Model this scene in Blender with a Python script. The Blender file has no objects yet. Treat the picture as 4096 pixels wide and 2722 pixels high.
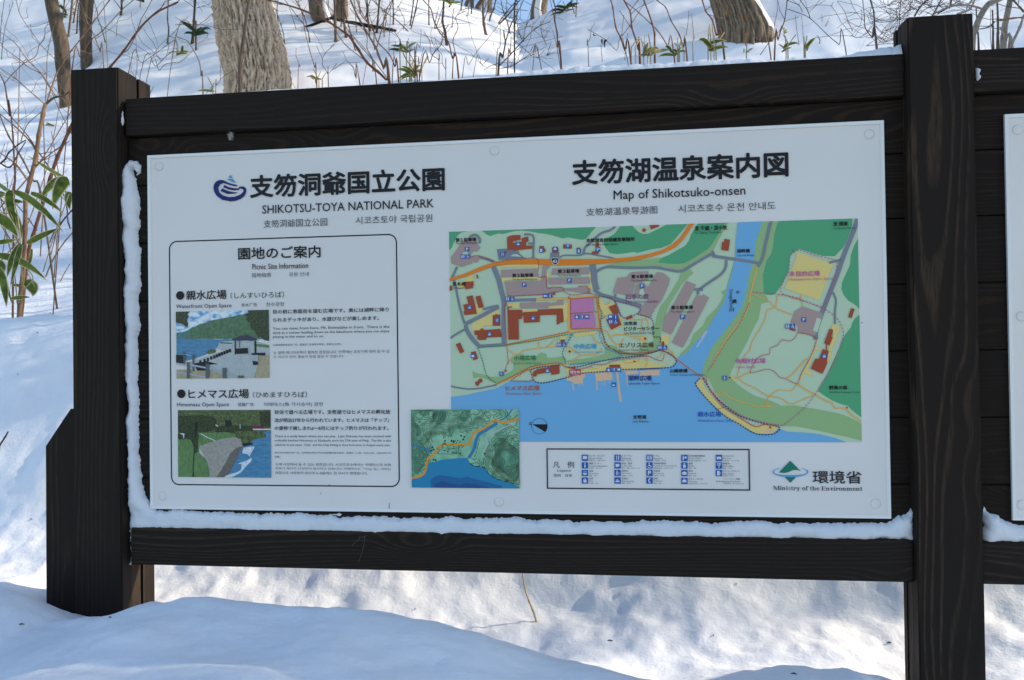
import bpy, bmesh, math, random
import numpy as np
from mathutils import Vector, Matrix
from mathutils.geometry import tessellate_polygon
random.seed(7)
SC = bpy.context.scene
COL = SC.collection
rad = math.radians

# ------------------------------------------------------------------ camera
# world: x along the sign, y away from the viewer, z up; origin = centre of the sign panel's face
CAM = np.array([0.27950, -1.88415, -0.05526])
FPX = 3137.0                      # focal length for a 4096 px wide frame
def rot(rx, ry, rz):
    cy, sy, cp, sp, cr, sr = math.cos(rz), math.sin(rz), math.cos(rx), math.sin(rx), math.cos(ry), math.sin(ry)
    return (np.array([[cy,-sy,0],[sy,cy,0],[0,0,1]]) @ np.array([[1,0,0],[0,cp,-sp],[0,sp,cp]])
            @ np.array([[cr,0,sr],[0,1,0],[-sr,0,cr]]))
RM = rot(rad(.60411), rad(.78015), rad(7.28827))
cd = bpy.data.cameras.new('camera'); co = bpy.data.objects.new('camera', cd); COL.objects.link(co)
cd.sensor_width = 36; cd.lens = FPX/4096*36; cd.clip_start = .02; cd.clip_end = 500
M4 = Matrix.Identity(4)
for i in range(3):
    M4[i][0] = RM[i,0]; M4[i][1] = RM[i,2]; M4[i][2] = -RM[i,1]; M4[i][3] = CAM[i]
co.matrix_world = M4
cd.dof.use_dof = True; cd.dof.focus_distance = 1.95; cd.dof.aperture_fstop = 13
SC.camera = co

# ------------------------------------------------------------------ sky, sun, exposure
SUN_EL, SUN_BACK = rad(26), rad(15.5)     # height of the sun; how far it stands behind the sign's plane
sx, sy, sz = math.cos(SUN_EL)*math.cos(SUN_BACK), math.cos(SUN_EL)*math.sin(SUN_BACK), math.sin(SUN_EL)
W = bpy.data.worlds.new('World'); SC.world = W; W.use_nodes = True
nt = W.node_tree; bg = nt.nodes['Background']; bg.inputs[1].default_value = .15
sky = nt.nodes.new('ShaderNodeTexSky'); sky.sky_type = 'NISHITA'; sky.sun_disc = False
sky.sun_elevation = SUN_EL; sky.sun_rotation = math.atan2(sx, sy); sky.air_density = 1.0; sky.dust_density = .4; sky.ozone_density = 1.0
nt.links.new(sky.outputs[0], bg.inputs[0])
sl = bpy.data.lights.new('sun', 'SUN'); sl.energy = 3.6; sl.angle = rad(.5); sl.color = (1, .85, .64)
so = bpy.data.objects.new('sun', sl); COL.objects.link(so)
so.rotation_euler = Vector((sx, sy, sz)).to_track_quat('Z', 'Y').to_euler()
vs = SC.view_settings
SC.display_settings.display_device = 'sRGB'
vs.view_transform = 'Standard'; vs.look = 'None'; vs.gamma = 1; vs.exposure = 0.80
SC.cycles.max_bounces = 6; SC.cycles.diffuse_bounces = 4; SC.cycles.glossy_bounces = 2; SC.cycles.transmission_bounces = 2

# ------------------------------------------------------------------ helpers
ZM = {'A':(1750,860,.38265),'B':(1750,1260,.38136),'C':(2550,860,.40254),'D':(2550,1260,.40254),
      'E':(650,920,.42373),'F':(650,1520,.42373),'G':(1600,1560,.42373),'H':(560,560,.59322),
      'I':(2696,1800,.59322),'J':(2150,1760,.59322),'K':(2150,560,.59322),'P':(0,0,1),
      'a':(0,0,.29661),'b':(700,0,.33898),'c':(1400,0,.33898),'d':(2100,0,.33898),'e':(2800,0,.33898),
      'g':(3450,0,.27373),'h':(0,400,.5739)}
def T(s):                           # traced points -> photo pixels
    z = ZM['P']; out = []
    for t in s.split():
        if t in ZM: z = ZM[t]
        else:
            x, y = t.split(','); out.append((z[0]+float(x)*z[2], z[1]+float(y)*z[2]))
    return out
def ray(px, py): return RM @ np.array([(px-2048)/FPX, 1, -(py-1361)/FPX])
def at(px, py, Y):                  # where the line of sight meets the upright plane y = Y
    d = ray(px, py); return CAM + d*((Y-CAM[1])/d[1])
def pan(px, py):                    # traced point -> position on the panel's face (metres)
    q = at(px, py, 0.0); return (q[0], q[2])
def smooth(pts, n=4):
    P = [np.array(p, float) for p in pts]
    if len(P) < 3: return P
    out = []
    for i in range(len(P)-1):
        p0 = P[max(i-1,0)]; p1 = P[i]; p2 = P[i+1]; p3 = P[min(i+2, len(P)-1)]
        for k in range(n):
            t = k/n
            out.append(.5*((2*p1)+(p2-p0)*t+(2*p0-5*p1+4*p2-p3)*t*t+(3*p1-p0-3*p2+p3)*t**3))
    out.append(P[-1]); return out

def tag(o, label=None, cat=None, group=None, kind=None):
    if label: o['label'] = label
    if cat: o['category'] = cat
    if group: o['group'] = group
    if kind: o['kind'] = kind
    return o
def empty(name, loc=(0,0,0)):
    o = bpy.data.objects.new(name, None); COL.objects.link(o); o.location = loc; o.empty_display_size = .1
    return o
def mesh_obj(name, V, F, m, parent=None, sm=False, uv=None, mi=None):
    me = bpy.data.meshes.new(name); me.from_pydata([tuple(map(float, v)) for v in V], [], F); me.update()
    ms = m if isinstance(m, (list, tuple)) else [m]
    for k in ms: me.materials.append(k)
    if mi is not None: me.polygons.foreach_set('material_index', mi)
    if sm: me.polygons.foreach_set('use_smooth', [True]*len(me.polygons))
    if uv is not None:
        l = me.uv_layers.new(name='UVMap')
        for p in me.polygons:
            for li, vi in zip(p.loop_indices, p.vertices): l.data[li].uv = uv[vi]
    o = bpy.data.objects.new(name, me); COL.objects.link(o)
    if parent is not None:
        o.parent = parent; o.matrix_parent_inverse = Matrix.Translation(parent.location).inverted()
        if parent.parent is not None:
            pass
    return o
class MB:
    def __init__(s): s.V = []; s.F = []; s.M = []; s.UV = []
    def add(s, V, F, m=0, uv=None):
        b = len(s.V); s.V += list(V); s.F += [tuple(b+i for i in f) for f in F]; s.M += [m]*len(F)
        s.UV += list(uv) if uv is not None else [(0,0)]*len(V)
    def tube(s, pts, r, n=6, m=0, cap=True):
        P = [np.array(p, float) for p in pts]; k = len(P)
        R = [r]*k if np.isscalar(r) else list(r)
        up = None; V = []
        for i in range(k):
            t = P[min(i+1,k-1)]-P[max(i-1,0)]; L = np.linalg.norm(t); t = t/L if L > 1e-9 else np.array([0,0,1.])
            if up is None: up = np.array([1.,0,0]) if abs(t[0]) < .8 else np.array([0,1.,0])
            u = up-t*np.dot(up,t); u /= np.linalg.norm(u); up = u; v = np.cross(t,u)
            for j in range(n):
                a = 2*math.pi*j/n; V.append(P[i]+R[i]*(u*math.cos(a)+v*math.sin(a)))
        F = [(i*n+j, i*n+(j+1)%n, (i+1)*n+(j+1)%n, (i+1)*n+j) for i in range(k-1) for j in range(n)]
        if cap:
            F.append(tuple(range(n-1,-1,-1))); F.append(tuple((k-1)*n+j for j in range(n)))
        s.add(V, F, m)
    def box(s, x0, x1, y0, y1, z0, z1, m=0):
        V = [(x0,y0,z0),(x1,y0,z0),(x1,y1,z0),(x0,y1,z0),(x0,y0,z1),(x1,y0,z1),(x1,y1,z1),(x0,y1,z1)]
        s.add(V, [(0,3,2,1),(4,5,6,7),(0,1,5,4),(1,2,6,5),(2,3,7,6),(3,0,4,7)], m)
    def build(s, name, m, parent=None, sm=False, uv=False):
        return mesh_obj(name, s.V, s.F, m, parent, sm, s.UV if uv else None, s.M)

def newmat(name):
    m = bpy.data.materials.new(name); m.use_nodes = True
    t = m.node_tree; return m, t, t.nodes['Principled BSDF']
def N(t, kind, **kw):
    n = t.nodes.new('ShaderNode'+kind)
    for k, v in kw.items():
        if k in n.inputs.keys() if hasattr(n.inputs, 'keys') else False: n.inputs[k].default_value = v
        else: setattr(n, k, v)
    return n
def ramp(t, fac, stops):
    r = t.nodes.new('ShaderNodeValToRGB'); e = r.color_ramp.elements
    while len(e) < len(stops): e.new(.5)
    for q, (p, c) in zip(e, stops): q.position = p; q.color = (*c, 1) if len(c) == 3 else c
    t.links.new(fac, r.inputs[0]); return r.outputs[0]
def mapped(t, scale, kind='Object', rotz=None):
    c = t.nodes.new('ShaderNodeTexCoord'); mp = t.nodes.new('ShaderNodeMapping'); mp.inputs['Scale'].default_value = scale
    if rotz: mp.inputs['Rotation'].default_value = rotz
    t.links.new(c.outputs[kind], mp.inputs[0]); return mp.outputs[0]
def noise(t, vec, scale, detail=3, rough=.55, dist=0):
    n = t.nodes.new('ShaderNodeTexNoise'); n.inputs['Scale'].default_value = scale; n.inputs['Detail'].default_value = detail
    n.inputs['Roughness'].default_value = rough; n.inputs['Distortion'].default_value = dist
    if vec is not None: t.links.new(vec, n.inputs['Vector'])
    return n.outputs[0]
def bump(t, b, h, strength, dist):
    n = t.nodes.new('ShaderNodeBump'); n.inputs['Strength'].default_value = strength; n.inputs['Distance'].default_value = dist
    t.links.new(h, n.inputs['Height']); t.links.new(n.outputs[0], b.inputs['Normal'])
def plain(name, c, rough=.5, spec=.3, var=0, vs=40):
    m, t, b = newmat(name); b.inputs['Roughness'].default_value = rough; b.inputs['Specular IOR Level'].default_value = spec
    if var:
        f = noise(t, mapped(t, (1,1,1)), vs, 4)
        t.links.new(ramp(t, f, [(.3, tuple(x*(1-var) for x in c)), (.7, tuple(min(1, x*(1+var)) for x in c))]), b.inputs['Base Color'])
    else: b.inputs['Base Color'].default_value = (*c, 1)
    return m
def snow_mat(name='snow', fine=1.0, k=1.0):
    m, t, b = newmat(name); v = mapped(t, (1,1,1))
    big = noise(t, v, 3.0, 4); g = noise(t, v, 55, 5, .6); f = noise(t, v, 420, 2, .7)
    b.inputs['Base Color'].default_value = (.82,.87,.94,1)
    t.links.new(ramp(t, big, [(.3,(.84*k,.87*k,.92*k)),(.7,(.88*k,.90*k,.935*k))]), b.inputs['Base Color'])
    b.inputs['Roughness'].default_value = .62; b.inputs['Specular IOR Level'].default_value = .25
    a = t.nodes.new('ShaderNodeMath'); a.operation = 'MULTIPLY_ADD'; a.inputs[1].default_value = .22
    t.links.new(f, a.inputs[0]); t.links.new(g, a.inputs[2])
    bump(t, b, a.outputs[0], .30*fine, .012)
    return m
def wood_mat(name, axis, across, seed=0.0, base=(.0190,.0138,.0108), streak=(.062,.039,.024), ringscale=118):
    # stained timber: growth rings cut lengthwise, running along `axis`
    m, t, b = newmat(name)
    sc = [1.0,1.0,1.0]; sc['xyz'.index(axis)] = .10
    c = t.nodes.new('ShaderNodeTexCoord'); oi = t.nodes.new('ShaderNodeObjectInfo')
    ad = t.nodes.new('ShaderNodeVectorMath'); ad.operation = 'MULTIPLY_ADD'
    cx = t.nodes.new('ShaderNodeCombineXYZ')
    for k in range(3): t.links.new(oi.outputs['Random'], cx.inputs[k])
    ad.inputs[1].default_value = (7.3+seed, 3.1, 5.7+seed); t.links.new(cx.outputs[0], ad.inputs[0]); t.links.new(c.outputs['Object'], ad.inputs[2])
    mp = t.nodes.new('ShaderNodeMapping'); mp.inputs['Scale'].default_value = sc; t.links.new(ad.outputs[0], mp.inputs[0])
    v = mp.outputs[0]
    n1 = noise(t, v, 6.5, 2, .45)
    sp = t.nodes.new('ShaderNodeSeparateXYZ'); t.links.new(v, sp.inputs[0])
    s1 = t.nodes.new('ShaderNodeMath'); s1.operation = 'MULTIPLY_ADD'; s1.inputs[1].default_value = .26
    # knots: here and there the rings bend round a branch stub
    mk_ = t.nodes.new('ShaderNodeMapping'); sk = [1.0,1.0,1.0]; sk['xyz'.index(axis)] = .42; sk[1] = .3; mk_.inputs['Scale'].default_value = sk; t.links.new(ad.outputs[0], mk_.inputs[0])
    vo = t.nodes.new('ShaderNodeTexVoronoi'); vo.inputs['Scale'].default_value = 5.0; t.links.new(mk_.outputs[0], vo.inputs['Vector'])
    kr = t.nodes.new('ShaderNodeMapRange'); kr.interpolation_type = 'SMOOTHSTEP'; kr.inputs[1].default_value = .0; kr.inputs[2].default_value = .30; kr.inputs[3].default_value = .055; kr.inputs[4].default_value = 0; t.links.new(vo.outputs['Distance'], kr.inputs[0])
    ka = t.nodes.new('ShaderNodeMath'); ka.operation = 'ADD'; t.links.new(sp.outputs['xyz'.index(across)], ka.inputs[0]); t.links.new(kr.outputs[0], ka.inputs[1])
    t.links.new(n1, s1.inputs[0]); t.links.new(ka.outputs[0], s1.inputs[2])
    s2 = t.nodes.new('ShaderNodeMath'); s2.operation = 'MULTIPLY'; s2.inputs[1].default_value = ringscale*2*math.pi/2; t.links.new(s1.outputs[0], s2.inputs[0])
    s3 = t.nodes.new('ShaderNodeMath'); s3.operation = 'SINE'; t.links.new(s2.outputs[0], s3.inputs[0])
    fib = noise(t, v, 260, 3, .6); patch = noise(t, v, 4.0, 3, .5)
    pm = t.nodes.new('ShaderNodeMapRange'); pm.inputs[1].default_value = .36; pm.inputs[2].default_value = .66; t.links.new(patch, pm.inputs[0])
    r3 = t.nodes.new('ShaderNodeMapRange'); r3.inputs[1].default_value = .35; r3.inputs[2].default_value = 1.0; t.links.new(s3.outputs[0], r3.inputs[0])
    mu = t.nodes.new('ShaderNodeMath'); mu.operation = 'MULTIPLY'; t.links.new(r3.outputs[0], mu.inputs[0]); t.links.new(pm.outputs[0], mu.inputs[1])
    mf = t.nodes.new('ShaderNodeMath'); mf.operation = 'MULTIPLY'; t.links.new(mu.outputs[0], mf.inputs[0])
    fr = t.nodes.new('ShaderNodeMapRange'); fr.inputs[1].default_value = .3; fr.inputs[2].default_value = .65; t.links.new(fib, fr.inputs[0]); t.links.new(fr.outputs[0], mf.inputs[1])
    vr = t.nodes.new('ShaderNodeMapRange'); vr.inputs[3].default_value = .5; vr.inputs[4].default_value = 1.0; t.links.new(oi.outputs['Random'], vr.inputs[0])
    mg = t.nodes.new('ShaderNodeMath'); mg.operation = 'MULTIPLY'; t.links.new(mf.outputs[0], mg.inputs[0]); t.links.new(vr.outputs[0], mg.inputs[1]); mf = mg
    col = ramp(t, mf.outputs[0], [(0.0, base), (.25, tuple(.6*a+.4*q for a, q in zip(base, streak))), (1.0, streak)])
    t.links.new(col, b.inputs['Base Color'])
    b.inputs['Roughness'].default_value = .68; b.inputs['Specular IOR Level'].default_value = .13
    hh = t.nodes.new('ShaderNodeMath'); hh.operation = 'MULTIPLY_ADD'; hh.inputs[1].default_value = .5
    t.links.new(s3.outputs[0], hh.inputs[0]); t.links.new(fib, hh.inputs[2])
    bump(t, b, hh.outputs[0], .5, .0015)
    return m
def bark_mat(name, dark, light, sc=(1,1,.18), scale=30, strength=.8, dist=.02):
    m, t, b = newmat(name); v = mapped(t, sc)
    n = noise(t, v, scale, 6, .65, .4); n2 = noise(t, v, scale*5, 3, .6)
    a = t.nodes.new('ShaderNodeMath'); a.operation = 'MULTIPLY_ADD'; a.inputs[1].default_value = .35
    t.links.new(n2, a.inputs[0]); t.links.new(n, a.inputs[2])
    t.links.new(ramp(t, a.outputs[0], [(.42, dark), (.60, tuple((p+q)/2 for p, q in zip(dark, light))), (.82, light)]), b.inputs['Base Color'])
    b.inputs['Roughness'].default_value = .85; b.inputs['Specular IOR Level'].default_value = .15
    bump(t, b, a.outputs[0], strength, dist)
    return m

# ------------------------------------------------------------------ terrain
def _h(ix, iy, s):
    n = (ix.astype(np.int64)*374761393 + iy.astype(np.int64)*668265263 + s*974634777) & 0x7fffffff
    n = ((n ^ (n >> 13))*1274126177) & 0x7fffffff
    return ((n ^ (n >> 16)) & 0xffff)/65535.0
def vnoise(x, y, s=0):
    ix = np.floor(x); iy = np.floor(y); fx = x-ix; fy = y-iy
    ux = fx*fx*fx*(fx*(fx*6-15)+10); uy = fy*fy*fy*(fy*(fy*6-15)+10)
    a = _h(ix,iy,s); b = _h(ix+1,iy,s); c = _h(ix,iy+1,s); d = _h(ix+1,iy+1,s)
    return (a*(1-ux)+b*ux)*(1-uy)+(c*(1-ux)+d*ux)*uy-.5
def sstep(a, b, x):
    t = np.clip((x-a)/(b-a), 0, 1); return t*t*(3-2*t)
def prof(x, y):
    zm = np.interp(x, [-3,-1.6,-1.2,-1.08,-.97,-.87,-.74,-.62,-.3,0,.25,.38,.50,.62,.74,.82,.92,1.2,2.5], [-.57,-.56,-.563,-.60,-.668,-.66,-.595,-.57,-.57,-.63,-.71,-.765,-.765,-.715,-.703,-.74,-.87,-.89,-.90])
    zt = np.interp(x, [-3,-1.35,-1.1,-.9,-.5,.2,1.0,1.4,3], [-.66,-.68,-.78,-.78,-.82,-.84,-.835,-.85,-.84])
    zc = np.interp(x, [-3,-1.2,-.6,1,3], [.145,.135,.03,-.05,0])
    z = np.zeros_like(x)
    ys = [-9,-1.75,-1.15,-.85,-.25,-.06,.10,.35,.65,1.0,1.3,2,3,4,6,10,18,30,60]
    Z = [0*x-1.5, 0*x-1.5, zm-.16, zm+.0, zm+.0, .45*zm+.55*zt, zt, zt+.06, .5*(zt+zc)-.02, zc, zc-.13*sstep(.95,1.35,-x), 0*x+.44, 0*x+.95, 0*x+1.47, 0*x+2.48, 0*x+4.45, 0*x+8.4, 0*x+13, 0*x+18]
    for i in range(len(ys)-1):
        k = (y >= ys[i]) & (y < ys[i+1]); t = (y-ys[i])/(ys[i+1]-ys[i])
        z = np.where(k, Z[i]*(1-t)+Z[i+1]*t, z)
    return z
def ground(x, y):
    x = np.atleast_1d(np.asarray(x, float)); y = np.atleast_1d(np.asarray(y, float))
    w = .05+.05*sstep(.3, 1.2, y)+.35*sstep(2, 6, y)
    z = sum(c*prof(x, y+o*w) for o, c in ((-1.5,.12),(-.75,.23),(0,.3),(.75,.23),(1.5,.12)))
    d = np.maximum(y-CAM[1], .5); a = (x-CAM[0])/d
    E = np.interp(a, [-.9,-.6,-.4,-.28,-.19,-.15,-.111,-.085,-.05,.0,.06,.3,.7], [.49,.49,.485,.47,.441,.429,.414,.426,.440,.452,.47,.50,.50])
    yr = 13.5; zr = (yr-CAM[1])*E*(.992-.127*a)+CAM[2]
    cap = np.where(y < yr, zr-.52*(yr-y), zr-.25*(y-yr))
    z = z*(1-sstep(6.5, 11, y))+cap*sstep(6.5, 11, y)
    far = sstep(1.0, 4, y); near = 1-far
    z = z + far*(1-.6*sstep(8,12,y))*(.26*vnoise(x*.42+3, y*.55, 1)+.13*vnoise(x*.75+.3*y, y*1.5+.25*x, 2)+.07*vnoise(x*1.7, y*3.6+.4*x, 3)+.018*vnoise(x*5, y*8, 4))
    z = z + near*(.055*vnoise(x*2.1+9, y*2.3, 5)+.022*vnoise(x*5.3, y*5.7, 6))*sstep(-9,-8,y)
    und = sstep(.0,.12,y)*(1-sstep(.9,1.6,y))
    z = z + und*(.020*vnoise(x*4.6, y*6, 7)+.014*vnoise(x*13+4*vnoise(x*3,y*3,18), y*15, 8)+.006*vnoise(x*37, y*40, 17)+.002*vnoise(x*80, y*80, 19))
    z = z + .012*vnoise(x*8, y*8, 9)+.006*vnoise(x*19+2*vnoise(x*4,y*4,20), y*19, 21)+.0042*vnoise(x*42, y*42, 10)
    # scoured hollows round the posts
    for (hx, hy, hw, hd) in ((-.98,-.08,.11,.05),(1.0,.10,.13,.03),(-1.16,.0,.08,.03)):
        z = z - hd*np.exp(-((x-hx)**2+(y-hy)**2)/hw**2)
    return z
def gz(x, y): return float(ground(x, y)[0])
def hit(px, py, t0=1.9, tmax=60):   # where a line of sight meets the snow
    d = ray(px, py); ts = np.concatenate([np.linspace(t0, 12, 500), np.linspace(12.05, tmax, 400)])
    P = CAM[None,:]+ts[:,None]*d[None,:]; g = ground(P[:,0], P[:,1]); k = np.where(P[:,2] < g)[0]
    if len(k) == 0: return None
    i = max(k[0],1); f0 = P[i-1,2]-g[i-1]; f1 = P[i,2]-g[i]; u = f0/(f0-f1+1e-12); return P[i-1]*(1-u)+P[i]*u

SNOW = snow_mat()
tt = np.concatenate([np.linspace(-7,-1.15,24)[:-1], np.linspace(-1.15,-.6,110)[:-1], np.linspace(-.6,.75,330)[:-1], np.linspace(.75,7,26)])
yy = np.concatenate([np.linspace(-8,-1.6,14)[:-1], np.linspace(-1.6,-.75,40)[:-1], np.linspace(-.75,1.5,190)[:-1], np.linspace(1.5,6,130)[:-1], np.linspace(6,16,110)[:-1], np.linspace(16,60,22)])
TT, YY = np.meshgrid(tt, yy); XX = CAM[0]+TT*(np.maximum(YY,-1.7)+3.3)*.9
ZZ = ground(XX.ravel(), YY.ravel()).reshape(XX.shape)
nr, nc = XX.shape
idx = np.arange(nr*nc).reshape(nr, nc)
quads = np.stack([idx[:-1,:-1], idx[:-1,1:], idx[1:,1:], idx[1:,:-1]], -1).reshape(-1,4)
me = bpy.data.meshes.new('snow_ground')
me.vertices.add(nr*nc); me.vertices.foreach_set('co', np.stack([XX,YY,ZZ],-1).ravel())
me.loops.add(quads.size); me.loops.foreach_set('vertex_index', quads.ravel().astype(np.int32))
me.polygons.add(len(quads)); me.polygons.foreach_set('loop_start', np.arange(0, quads.size, 4, dtype=np.int32)); me.polygons.foreach_set('loop_total', np.full(len(quads), 4, np.int32))
me.update(); me.validate(); me.polygons.foreach_set('use_smooth', [True]*len(quads)); me.materials.append(SNOW)
go = bpy.data.objects.new('snow_ground', me); COL.objects.link(go); tag(go, kind='structure')

# the cleared road on which the viewer stands
def road_mat():
    m, t, b = newmat('cleared_road'); f = noise(t, mapped(t,(1,1,1)), 1.3, 6, .6)
    t.links.new(ramp(t, f, [(.45,(.045,.045,.048)),(.62,(.09,.09,.095)),(.70,(.55,.57,.60))]), b.inputs['Base Color']); b.inputs['Roughness'].default_value = .8; return m
gx_ = np.linspace(-45,45,46); gy_ = np.linspace(-30,-1.42,24); RV = [(x,y,-1.455) for y in gy_ for x in gx_]
tag(mesh_obj('road', RV, [(j*46+i,j*46+i+1,(j+1)*46+i+1,(j+1)*46+i) for j in range(23) for i in range(45)], road_mat()), kind='structure')
# ------------------------------------------------------------------ timber frame
WX = wood_mat('wood_along', 'x', 'z'); WZ = wood_mat('wood_upright', 'z', 'x', seed=2.0, ringscale=104, streak=(.078,.050,.031))
WP = wood_mat('wood_plank', 'x', 'z', seed=4.0, base=(.0155,.0110,.0085), streak=(.045,.026,.014), ringscale=128)
def beam(name, x0,x1,y0,y1,z0,z1, m, parent, bev=.004):
    bm = bmesh.new(); bmesh.ops.create_cube(bm, size=1)
    for v in bm.verts:
        v.co = ((x0+x1)/2+v.co.x*(x1-x0), (y0+y1)/2+v.co.y*(y1-y0), (z0+z1)/2+v.co.z*(z1-z0))
    bmesh.ops.bevel(bm, geom=bm.edges[:], offset=bev, segments=2, affect='EDGES', profile=.6)
    me = bpy.data.meshes.new(name); bm.to_mesh(me); bm.free(); me.materials.append(m)
    o = bpy.data.objects.new(name, me); COL.objects.link(o); o.parent = parent
    o.matrix_parent_inverse = Matrix.Translation(parent.location).inverted(); return o
FR = empty('notice_board_frame', (0, .02, -.8))
tag(FR, 'dark stained timber frame of posts, rails and planks standing in the snow', 'sign frame')
# posts carry a groove down each side, in which the planks sit
def post(x0, x1, y0, y1, zt, zb, groove, name='post'):
    g = groove
    P = [(x0,y0),(x1,y0),(x1,g),(x1-.010,g),(x1-.010,g+.011),(x1,g+.011),(x1,y1),(x0,y1),(x0,g+.011),(x0+.010,g+.011),(x0+.010,g),(x0,g)]
    bm = bmesh.new(); lo = [bm.verts.new((x,y,zb)) for x,y in P]; hi = [bm.verts.new((x,y,zt)) for x,y in P]
    n = len(P)
    for i in range(n): bm.faces.new((lo[i],lo[(i+1)%n],hi[(i+1)%n],hi[i]))
    bm.faces.new(hi); bm.faces.new(lo[::-1])
    ed = [e for e in bm.edges if (abs(e.verts[0].co.z-e.verts[1].co.z) > .5 and (abs(e.verts[0].co.y-y0) < 1e-5 or abs(e.verts[0].co.y-y1) < 1e-5)) or (e.verts[0].co.z == zt and e.verts[1].co.z == zt)]
    bmesh.ops.bevel(bm, geom=ed, offset=.0035, segments=2, affect='EDGES')
    me = bpy.data.meshes.new(name); bm.to_mesh(me); bm.free(); me.materials.append(WZ)
    o = bpy.data.objects.new(name, me); COL.objects.link(o); o.parent = FR
    o.matrix_parent_inverse = Matrix.Translation(FR.location).inverted(); return o
PITCH = 2.043
post(-1.0965,-.9645,-.030,.116,.677,-1.15,.050); post(.9475,1.0865,-.030,.063,.676,-1.15,.030); post(.9475+PITCH,1.0865+PITCH,-.030,.063,.676,-1.15,.030)
# short post with a sloping top, tight against the outer side of the left post
V = [(-1.182,z) for z in ()]
sh = [(-1.1815,-1.15),(-1.0975,-1.15),(-1.0975,-.196),(-1.108,-.196),(-1.1785,-.292)]
n = len(sh); V = [(x,-.022,z) for x,z in sh]+[(x,.085,z) for x,z in sh]
mesh_obj('short_post', V, [tuple(range(n)), tuple(range(2*n-1,n-1,-1))]+[(i+n,(i+1)%n+n,(i+1)%n,i) for i in range(n)], WZ, FR)
for s in (0, PITCH):
    x0, x1 = -.962+s, .951+s
    if s == 0: x0 += .004
    beam('top_rail', x0, x1-.004, -.011, .058, .5055, .6015, WX, FR, .005)
    beam('bottom_rail', x0+(.006 if s == 0 else 0), x1-.004, -.012, .058, -.5965, -.5005, WX, FR, .006)
    zs = [.5045, .3787, .2300, .0790, -.0735, -.2250, -.3770, -.5000]
    for i in range(7):
        o = beam('plank', x0-.003, x1+.003, .006+random.uniform(0,.0012), .034, zs[i+1]+.0012, zs[i]-.0012, WP, FR, .003)
        if i < 6:      # tongue that closes the joint to the plank below
            tg = MB(); tg.box(x0, x1, .016, .026, zs[i+1]-.008, zs[i+1]+.004); tg.build('tongue', WP, o)

# ------------------------------------------------------------------ the panel
WHITE = plain('panel_white', (.83,.79,.75), .32, .3, .03, 2.6)
INK = plain('ink', (.012,.011,.016), .45, .25); INK2 = plain('ink_grey', (.075,.075,.09), .45, .3)
ALU = plain('aluminium_edge', (.86,.85,.83), .35, .5)
PANEL = empty('information_panel', (0, .003, -.452)); tag(PANEL, 'white printed panel with park title, picnic site text and lakeside map', 'sign')
def panel_base(root, cx):
    x0, x1, z0, z1 = cx-.9, cx+.9, -.452, .452
    mb = MB(); mb.box(x0, x1, 0, .0052, z0, z1); mb.build('face', WHITE, root)
    e = MB(); w = .0052
    for (a,b,c,d) in ((x0-.0025,x1+.0025,z1-w,z1+.0025),(x0-.0025,x1+.0025,z0-.0025,z0+w),(x0-.0025,x0+w,z0+w,z1-w),(x1-w,x1+.0025,z0+w,z1-w)):
        e.box(a,b,-.0028,.0040,c,d)
    e.build('edge_trim', ALU, root)
    k = MB(); w2 = .0011   # thin shadow joint just inside the trim
    return
panel_base(PANEL, 0)
P2 = empty('blank_panel', (PITCH+.0, .003, -.452)); tag(P2, 'plain white edge of the next panel, right of the right post', 'sign')
panel_base(P2, 1.1605+.9+.0025)
CAPM = plain('cap_plastic', (.82,.78,.74), .3, .3); RING = plain('cap_rim', (.64,.61,.58), .5)
def cap(cx, cz, root, r=.0108, n=36):
    V = []; F = []
    for (rr, y) in ((r,-.0002),(r*.95,-.0016),(r*.80,-.0022),(r*.3,-.0024),(0.0001,-.0024)):
        V += [(cx+rr*math.cos(2*math.pi*i/n), y, cz+rr*math.sin(2*math.pi*i/n)) for i in range(n)]
    for k in range(4):
        F += [(k*n+i, k*n+(i+1)%n, (k+1)*n+(i+1)%n, (k+1)*n+i) for i in range(n)]
    o = mesh_obj('screw_cap', V, F, CAPM, root, True)
    rg = MB(); rg.add([(cx+q*math.cos(2*math.pi*i/n), -.0004, cz+q*math.sin(2*math.pi*i/n)) for q in (r*1.07, r*.96) for i in range(n)], [(i,(i+1)%n,n+(i+1)%n,n+i) for i in range(n)])
    rg.build('rim', RING, o)
for p in ((637,667),(1978,604),(3477,538),(650,1985),(1996,2009),(3502,2016)):
    u, v = pan(*p); cap(u, v, PANEL)
for p in ((4070,520),(4085,1267),(4088,2020)):
    u, v = pan(*p); cap(u, v, P2)

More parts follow.
